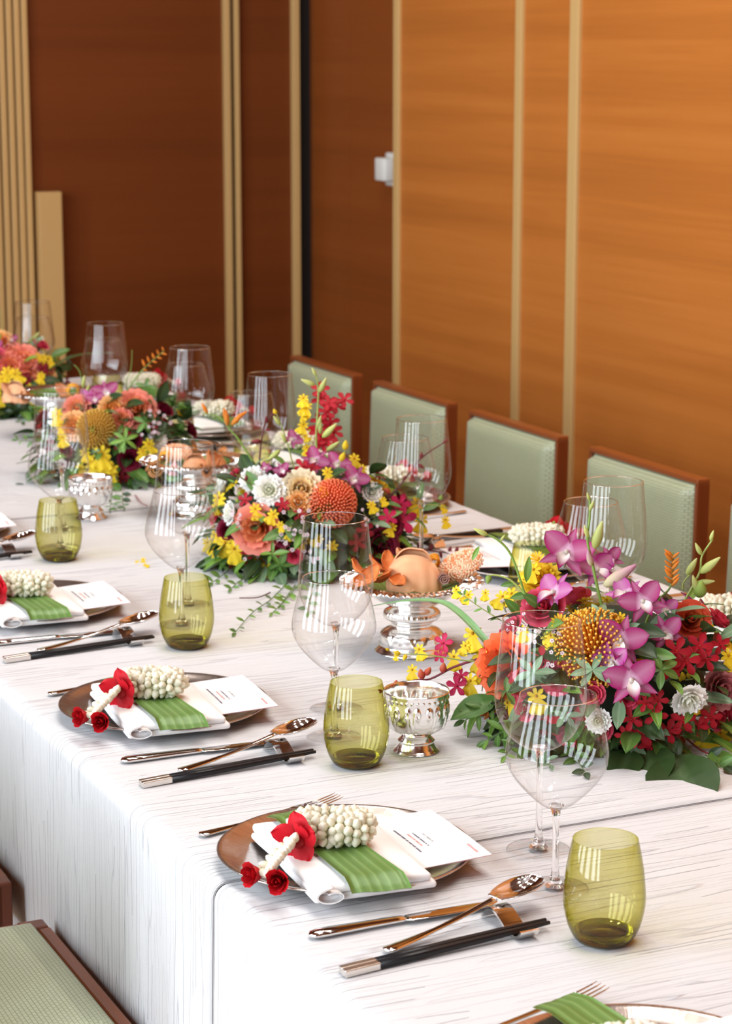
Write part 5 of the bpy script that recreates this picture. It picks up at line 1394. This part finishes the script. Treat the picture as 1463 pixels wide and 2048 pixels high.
for q in (([(1050, 1440), (1010, 1460), (975, 1480)], ('mid', 'fresh'), 7, 0.030, 0.09), ([(1060, 1450), (1030, 1485), (1010, 1512)], ('fresh', 'mid'), 7, 0.028, 0.10), ([(1090, 1470), (1085, 1500), (1100, 1530)], ('grey',), 6, 0.026, 0.12), ([(1150, 1480), (1150, 1510), (1170, 1545)], ('dark', 'mid'), 6, 0.028, 0.12), ([(1410, 1510), (1440, 1530), (1470, 1540)], ('mid', 'dark'), 6, 0.028, 0.09), ([(985, 1400), (960, 1425), (930, 1440)], ('mid', 'fresh'), 5, 0.028, 0.06)):
    A.sprig(*q)
A.sprig([(1000, 1240), (960, 1215), (925, 1190)], ('mid', 'fresh'), 6, 0.014, 0.03, PALEG, 0.0009)

A.scatter(26, (('mok', .042), ('mok', .045), ('onc', .034), ('mokd', .04), ('pink', .036), ('but', .03), ('dend', .05)))

# ------------------------------------------------------------------ flower arrangement B
B = Arr(618, 1040, 'second flower arrangement with tall red orchid spike and red pincushion', (0.190, 0.155, 0.135), 0.085, 23)
B.filler(200, (('mok', 5, 0.045), ('onc', 6, 0.035), ('dend', 3, 0.055), ('burg', 2, 0.05), ('white', 2, 0.045)))
B.bloom('pin_r', 666, 1004, 108, 0.0, 0.35); B.bloom('coral', 512, 1058, 92, 0.0, 0.65, tilt=(-0.2, 0)); B.bloom('cream', 603, 978, 74, 0.0, 0.6); B.bloom('peach', 596, 1004, 44, 0.0)
for a in ((505, 957, 50, 0.0, 0.4), (538, 980, 58, 0.01, 0.6), (744, 984, 38, 0.0, 0.5)): B.bloom('white', *a)
B.bloom('white', 444, 960, 42, 0.0, 0.25, tilt=(-1.2, 0.1)); B.bloom('white', 458, 1026, 44, 0.01, 0.25, tilt=(-1.2, 0))
B.bloom('burg', 455, 1062, 44); B.bloom('burg', 762, 1092, 68, 0.0, 0.5); B.bloom('burg', 580, 965, 46); B.bloom('burg', 782, 1050, 50)
B.bloom('pink', 588, 1112, 30, 0.02, 0.4)
for a in ((640, 797), (657, 806), (672, 812), (688, 800), (640, 842), (653, 824), (637, 866), (668, 864), (660, 845), (628, 915), (606, 933), (645, 890), (640, 780), (655, 880), (622, 935)): B.bloom('mok', a[0], a[1], 40, 0.0 + 0.02 * (a[0] % 2), 0.6)
for a in ((606, 797, 34), (612, 812, 38), (604, 826, 30), (606, 850, 34), (613, 896, 30), (708, 917, 36), (725, 937, 28), (654, 944, 34), (645, 978, 26), (510, 1018, 38), (546, 1029, 36), (582, 1062, 34), (435, 1072, 46), (428, 1100, 54), (468, 1098, 54), (450, 1086, 50), (438, 996, 44), (432, 1012, 30), (533, 1142, 52), (552, 1146, 40), (517, 1166, 46), (525, 1185, 34), (834, 1006, 42), (742, 1010, 30), (842, 1040, 46), (885, 1015, 22), (890, 1040, 30), (783, 1054, 34), (610, 872, 24), (498, 1215, 18), (560, 1050, 26), (765, 1000, 24), (415, 1085, 36)):
    B.bloom('onc', a[0], a[1], a[2], 0.015, 0.65)
for a in ((586, 880, 44), (630, 921, 58), (674, 928, 54), (708, 958, 62), (564, 942, 38), (531, 936, 26)): B.bloom('dend', a[0], a[1], a[2], 0.012, 0.6, spin=B.rnd.uniform(-1, 1))
for a in ((804, 1040, 62), (800, 1008, 46), (776, 1035, 40)): B.bloom('glor', *a, 0.02, 0.7)
for a in ((470, 1134, 38), (488, 1112, 34), (560, 1170, 34), (565, 1010, 34), (490, 1000, 32), (700, 1010, 30), (600, 1030, 30), (730, 1060, 40), (715, 1085, 40), (745, 1120, 36)): B.bloom('mokd' if a[0] > 600 else 'mok', *a, 0.005, 0.5)
B.wax(592, 1045, 12, 26, 9); B.wax(568, 1090, 11, 24, 9.5); B.wax(480, 1140, 8, 24, 8); B.wax(625, 1110, 8, 22, 9); B.wax(470, 1040, 7, 20, 8); B.wax(745, 1040, 6, 22, 7)
o, _ = B.stem('bud_stem', [(635, 940), (632, 880), (634, 835), (636, 785), (632, 752), (624, 738)], 0.0022, 0.0012, PALEG, 0.02)
for b_ in (('green', 632, 752, 622, 735), ('green', 630, 770, 600, 760), ('green', 638, 785, 654, 755), ('green', 636, 858, 640, 830), ('green', 644, 875, 675, 848), ('green', 652, 902, 680, 884), ('green', 640, 868, 640, 842)): B.bud(o, *b_, 0.024)
o, _ = B.stem('bud_stem', [(590, 945), (575, 890), (560, 845), (548, 820)], 0.0016, 0.001, PALEG, 0.01)
for b_ in (('green', 572, 885, 560, 865), ('green', 560, 850, 545, 832), ('yellow', 552, 828, 546, 818), ('green', 545, 915, 525, 925), ('green', 560, 900, 535, 922)): B.bud(o, *b_, 0.014)
o, _ = B.stem('crocosmia_stem', [(510, 930), (478, 880), (462, 862), (440, 835), (405, 826)], 0.0022, 0.001, GREEN, 0.0)
for b_ in (('orange', 455, 852, 450, 820), ('orange', 462, 850, 488, 826), ('orange', 452, 842, 446, 815), ('orange', 470, 838, 495, 824), ('orange', 415, 827, 402, 806)): B.bud(o, *b_, 0.002)
o, _ = B.stem('berry_twig', [(518, 930), (522, 885), (530, 850), (546, 826)], 0.002, 0.0012, TWIG, 0.0)
for b_ in (('dark', 522, 882, 502, 884), ('dark', 530, 858, 542, 862), ('dark', 534, 846, 530, 832), ('dark', 544, 830, 550, 820)): B.bud(o, *b_, 0.002)
o, _ = B.stem('berry_twig', [(452, 936), (500, 968), (530, 995), (565, 1035), (580, 1055)], 0.0012, 0.0028, (0.12, 0.13, 0.03), 0.10)
for b_ in (('dark', 455, 938, 448, 930), ('dark', 492, 962, 492, 950), ('dark', 470, 948, 462, 940)): B.bud(o, *b_, 0.104)
o, _ = B.stem('berry_twig', [(760, 1010), (800, 970), (840, 918), (892, 882)], 0.0024, 0.0012, TWIG, 0.06)
for b_ in (('dark', 770, 998, 755, 990), ('dark', 806, 960, 812, 952), ('dark', 822, 935, 812, 928), ('dark', 842, 918, 842, 904), ('dark', 835, 928, 848, 938), ('dark', 886, 886, 896, 878), ('redb', 780, 985, 765, 978), ('redb', 818, 945, 822, 930)): B.bud(o, *b_, 0.064)
o, _ = B.stem('berry_twig', [(790, 1090), (850, 1100), (915, 1108)], 0.002, 0.0014, TWIG, 0.02)
for b_ in (('dark', 820, 1096, 822, 1085), ('dark', 838, 1098, 835, 1084), ('dark', 858, 1101, 866, 1088), ('dark', 880, 1104, 882, 1118), ('dark', 898, 1106, 900, 1092), ('dark', 912, 1107, 914, 1092)): B.bud(o, *b_, 0.022)
o, _ = B.stem('berry_twig', [(540, 1185), (515, 1195), (478, 1196)], 0.0014, 0.001, TWIG, 0.12)
for b_ in (('dark', 500, 1196, 494, 1190), ('redb', 512, 1178, 514, 1170), ('redb', 525, 1200, 528, 1216), ('dark', 480, 1196, 475, 1190)): B.bud(o, *b_, 0.124)
for a in ((510, 1145, 514, 1125), (500, 1130, 508, 1118), (540, 1088, 543, 1078), (478, 1005, 470, 998), (475, 985, 483, 990), (555, 962, 553, 952), (752, 1022, 758, 1028)): B.bud(o, 'greenball', *a, 0.10)
o, _ = B.stem('oncidium_stem', [(800, 1030), (850, 1010), (895, 1015)], 0.0012, 0.0008, PALEG, 0.03)
o, _ = B.stem('oncidium_stem', [(640, 1020), (650, 980), (672, 940), (690, 900)], 0.0012, 0.0008, PALEG, 0.09)
for b_ in (('yellow', 690, 900, 690, 880), ('yellow', 680, 922, 690, 905), ('greenball', 880, 1000, 882, 990)): B.bud(o, *b_, 0.09)
B.leaf('mid', 840, 1020, 878, 1004, 0.02, 0.02); B.leaf('mid', 838, 1000, 842, 965, 0.02, 0.02); B.leaf('fresh', 470, 965, 450, 958, 0.04, 0.04); B.leaf('fresh', 476, 1035, 462, 1042, 0.06, 0.06)
B.leaf('grey', 620, 1040, 598, 1010, 0.13, 0.12); B.leaf('mid', 690, 1040, 700, 1000, 0.09, 0.08); B.leaf('wide', 725, 960, 755, 955, 0.0, -0.02)
whorl(B, 560, 1130, 30, 'mid', 6, 0.025); whorl(B, 600, 1165, 32, 'grey', 6, 0.03); whorl(B, 500, 1150, 28, 'mid', 6, 0.02); whorl(B, 640, 1150, 28, 'dark', 6, 0.02); whorl(B, 545, 1108, 30, 'fresh', 5, 0.02); whorl(B, 455, 1150, 26, 'mid', 5, 0.01)
for q in (([(575, 1165), (540, 1200), (505, 1225), (470, 1265)], ('mid', 'grey', 'fresh'), 12, 0.024, 0.14), ([(600, 1165), (570, 1200), (545, 1225)], ('fresh', 'mid'), 7, 0.026, 0.13), ([(640, 1160), (620, 1195), (615, 1225)], ('mid', 'grey'), 7, 0.026, 0.13), ([(470, 1130), (445, 1150), (425, 1165)], ('mid', 'fresh'), 6, 0.028, 0.07), ([(500, 1150), (475, 1165), (462, 1178)], ('mid',), 6, 0.024, 0.09), ([(590, 1170), (575, 1190), (560, 1210)], ('fresh',), 6, 0.022, 0.13)):
    B.sprig(*q)

B.scatter(26, (('mok', .038), ('onc', .034), ('onc', .036), ('mokd', .04), ('white', .036), ('pink', .03), ('burg', .036)))

# ------------------------------------------------------------------ flower arrangement C
Cc = Arr(228, 880, 'third flower arrangement with golden pincushion left of the middle snack stand', (0.185, 0.155, 0.130), 0.085, 37)
Cc.filler(180, (('mok', 4, 0.045), ('onc', 5, 0.035), ('coral', 2, 0.06), ('burg', 2, 0.05)))
Cc.bloom('pin_y', 192, 858, 92, 0.0, 0.4); Cc.bloom('peach', 148, 852, 56); Cc.bloom('coral', 270, 818, 76); Cc.bloom('peach', 225, 818, 54); Cc.bloom('coral', 154, 816, 52); Cc.bloom('burg', 260, 918, 46, 0.0, 0.7); Cc.bloom('white', 314, 880, 36); Cc.bloom('coral', 245, 838, 40)
for a in ((204, 908, 56), (186, 928, 52), (222, 938, 46), (210, 925, 46), (113, 828, 42), (122, 850, 36), (219, 974, 22), (297, 888, 38), (285, 903, 34), (228, 950, 28), (170, 905, 34), (125, 875, 34), (160, 935, 30), (310, 905, 26)): Cc.bloom('onc', a[0], a[1], a[2], 0.015, 0.65)
Cc.bloom('dend', 212, 786, 56, 0.0, 0.65); Cc.bloom('dend', 190, 800, 40, 0.0, 0.5); Cc.bloom('dendp', 175, 795, 40, 0.0, 0.5)
for a in ((284, 972, 38), (276, 985, 32), (292, 985, 30), (245, 955, 34), (262, 945, 32), (270, 970, 30), (236, 885, 30), (250, 870, 28), (305, 860, 26)): Cc.bloom('mokd', *a, 0.01, 0.6)
Cc.wax(322, 845, 12, 24, 8); Cc.wax(300, 870, 6, 18, 7)
o, _ = Cc.stem('crocosmia_stem', [(232, 880), (242, 810), (262, 770), (290, 735), (328, 702)], 0.003, 0.001, GREEN, 0.03)
for k in range(10): Cc.bud(o, 'orange', 286 + k * 4.6, 738 - k * 4, 284 + k * 5 - (6 if k % 2 else -10), 722 - k * 3.2 if k % 2 else 742 - k * 4, 0.034)
o, _ = Cc.stem('bud_stem', [(190, 850), (170, 790), (160, 745), (148, 730)], 0.0022, 0.001, GREEN, 0.02)
for b_ in (('green', 166, 775, 168, 750), ('green', 172, 790, 178, 768), ('green', 178, 820, 180, 790)): Cc.bud(o, *b_, 0.024)
o, _ = Cc.stem('bud_stem', [(262, 810), (252, 770), (262, 735), (264, 700)], 0.0012, 0.0006, GREEN, 0.0)
o, _ = Cc.stem('berry_twig', [(270, 990), (282, 1005), (295, 1012)], 0.0014, 0.001, (0.25, 0.03, 0.04), 0.10)
for b_ in (('redb', 285, 1006, 292, 1014), ('redb', 278, 1000, 270, 1008)): Cc.bud(o, *b_, 0.104)
whorl(Cc, 250, 880, 32, 'fresh', 6, 0.03); whorl(Cc, 290, 845, 28, 'mid', 5, 0.02); whorl(Cc, 235, 975, 26, 'grey', 6, 0.03); whorl(Cc, 330, 860, 24, 'dark', 5, 0.01); whorl(Cc, 290, 775, 24, 'mid', 5, 0.0)
for q in (([(150, 890), (95, 885), (35, 880)], ('mid', 'fresh'), 12, 0.022, 0.04), ([(225, 975), (222, 1000), (220, 1018)], ('grey', 'mid'), 7, 0.026, 0.12), ([(245, 985), (245, 1000), (248, 1015)], ('grey', 'dark'), 6, 0.026, 0.12), ([(320, 880), (345, 890), (372, 895)], ('dark', 'mid'), 6, 0.028, 0.02), ([(310, 800), (345, 800), (360, 812)], ('mid',), 6, 0.022, 0.0)): Cc.sprig(*q)
Cc.scatter(16, (('mokd', .04), ('onc', .034), ('peach', .04), ('burg', .036)))
lf = solo('fallen_leaf', lm, 'small loose green leaf lying alone left of the second seam', 'leaf', Matrix.Translation(on_z(30, 968, T + 0.004)) @ rz(R(-70)) @ Matrix.Diagonal((0.03, 0.03, 0.03, 1)))

# ------------------------------------------------------------------ flower arrangement D (far, cut by the left photo edge)
D = Arr(-2, 760, 'farthest flower arrangement with coral blooms, cut by the left photo edge', (0.20, 0.16, 0.135), 0.085, 51)
D.filler(160, (('mok', 3, 0.045), ('onc', 4, 0.035), ('coral', 2, 0.06)))
pk = 'pink'
for a in ((48, 722, 62), (20, 730, 50), (60, 745, 40), (-10, 720, 50)): D.bloom('pink' if a[0] % 4 else 'coral', *a)
D.bloom('coral', 28, 712, 50); D.bloom('peach', 3, 680, 40); D.bloom('dend', 22, 680, 30); D.bloom('dend', -15, 700, 50); D.bloom('peach', 98, 755, 30)
for a in ((86, 716, 30), (72, 712, 26), (98, 718, 24), (14, 745, 40), (30, 748, 40), (4, 758, 34), (82, 752, 28), (100, 725, 20), (68, 778, 40), (72, 790, 34), (60, 775, 26), (92, 782, 26)): D.bloom('onc', a[0], a[1], a[2], 0.02, 0.65)
for a in ((84, 736, 28), (92, 728, 26), (70, 735, 26), (100, 738, 22), (45, 758, 34), (55, 770, 34), (84, 745, 24), (14, 700, 24), (5, 750, 30)): D.bloom('mokd', *a, 0.01, 0.6)
o, _ = D.stem('bud_stem', [(48, 740), (60, 690), (72, 670)], 0.0016, 0.001, PALEG, 0.02)
for b_ in (('green', 58, 690, 66, 672), ('green', 66, 680, 80, 664)): D.bud(o, *b_, 0.024)
D.stem('grass_stem', [(4, 740), (6, 680), (2, 620)], 0.0016, 0.0006, GREEN, 0.02)
pts = [tuple(on_plane(x, y, D.c, 0.10) - D.base) for x, y in ((72, 775), (95, 745), (120, 725), (150, 712), (185, 707), (230, 706))]
blade(D, pts, 0.012, (0.17, 0.26, 0.07))
whorl(D, 115, 745, 24, 'dark', 5, 0.0); whorl(D, 30, 820, 26, 'dark', 6, 0.02); whorl(D, 60, 825, 24, 'grey', 6, 0.02)
for q in (([(20, 800), (30, 830), (45, 845)], ('dark', 'grey'), 7, 0.03, 0.12), ([(50, 800), (70, 825), (80, 840)], ('dark', 'mid'), 7, 0.03, 0.12)): D.sprig(*q)
D.scatter(14, (('mokd', .04), ('onc', .034), ('pink', .04)))
# a fallen oncidium by the second place setting
n_, core, subs = S['onc']
for k, (px, py, s) in enumerate(((286, 1119, 0.016), (290, 1130, 0.014), (272, 1124, 0.009))):
    o = solo('yellow_blossom', core, ('uppermost', 'lowest', 'leftmost')[k] + ' of the fallen yellow blossoms beside the third wine glasses', 'blossom', frame(on_z(px, py, T + 0.006), (CAMP - on_z(px, py, T)).normalized() + ZUP, ZUP, k, s), 'fallen yellow blossoms')
    for sn, sm, sx in subs: ob(sn, sm, o, sx)
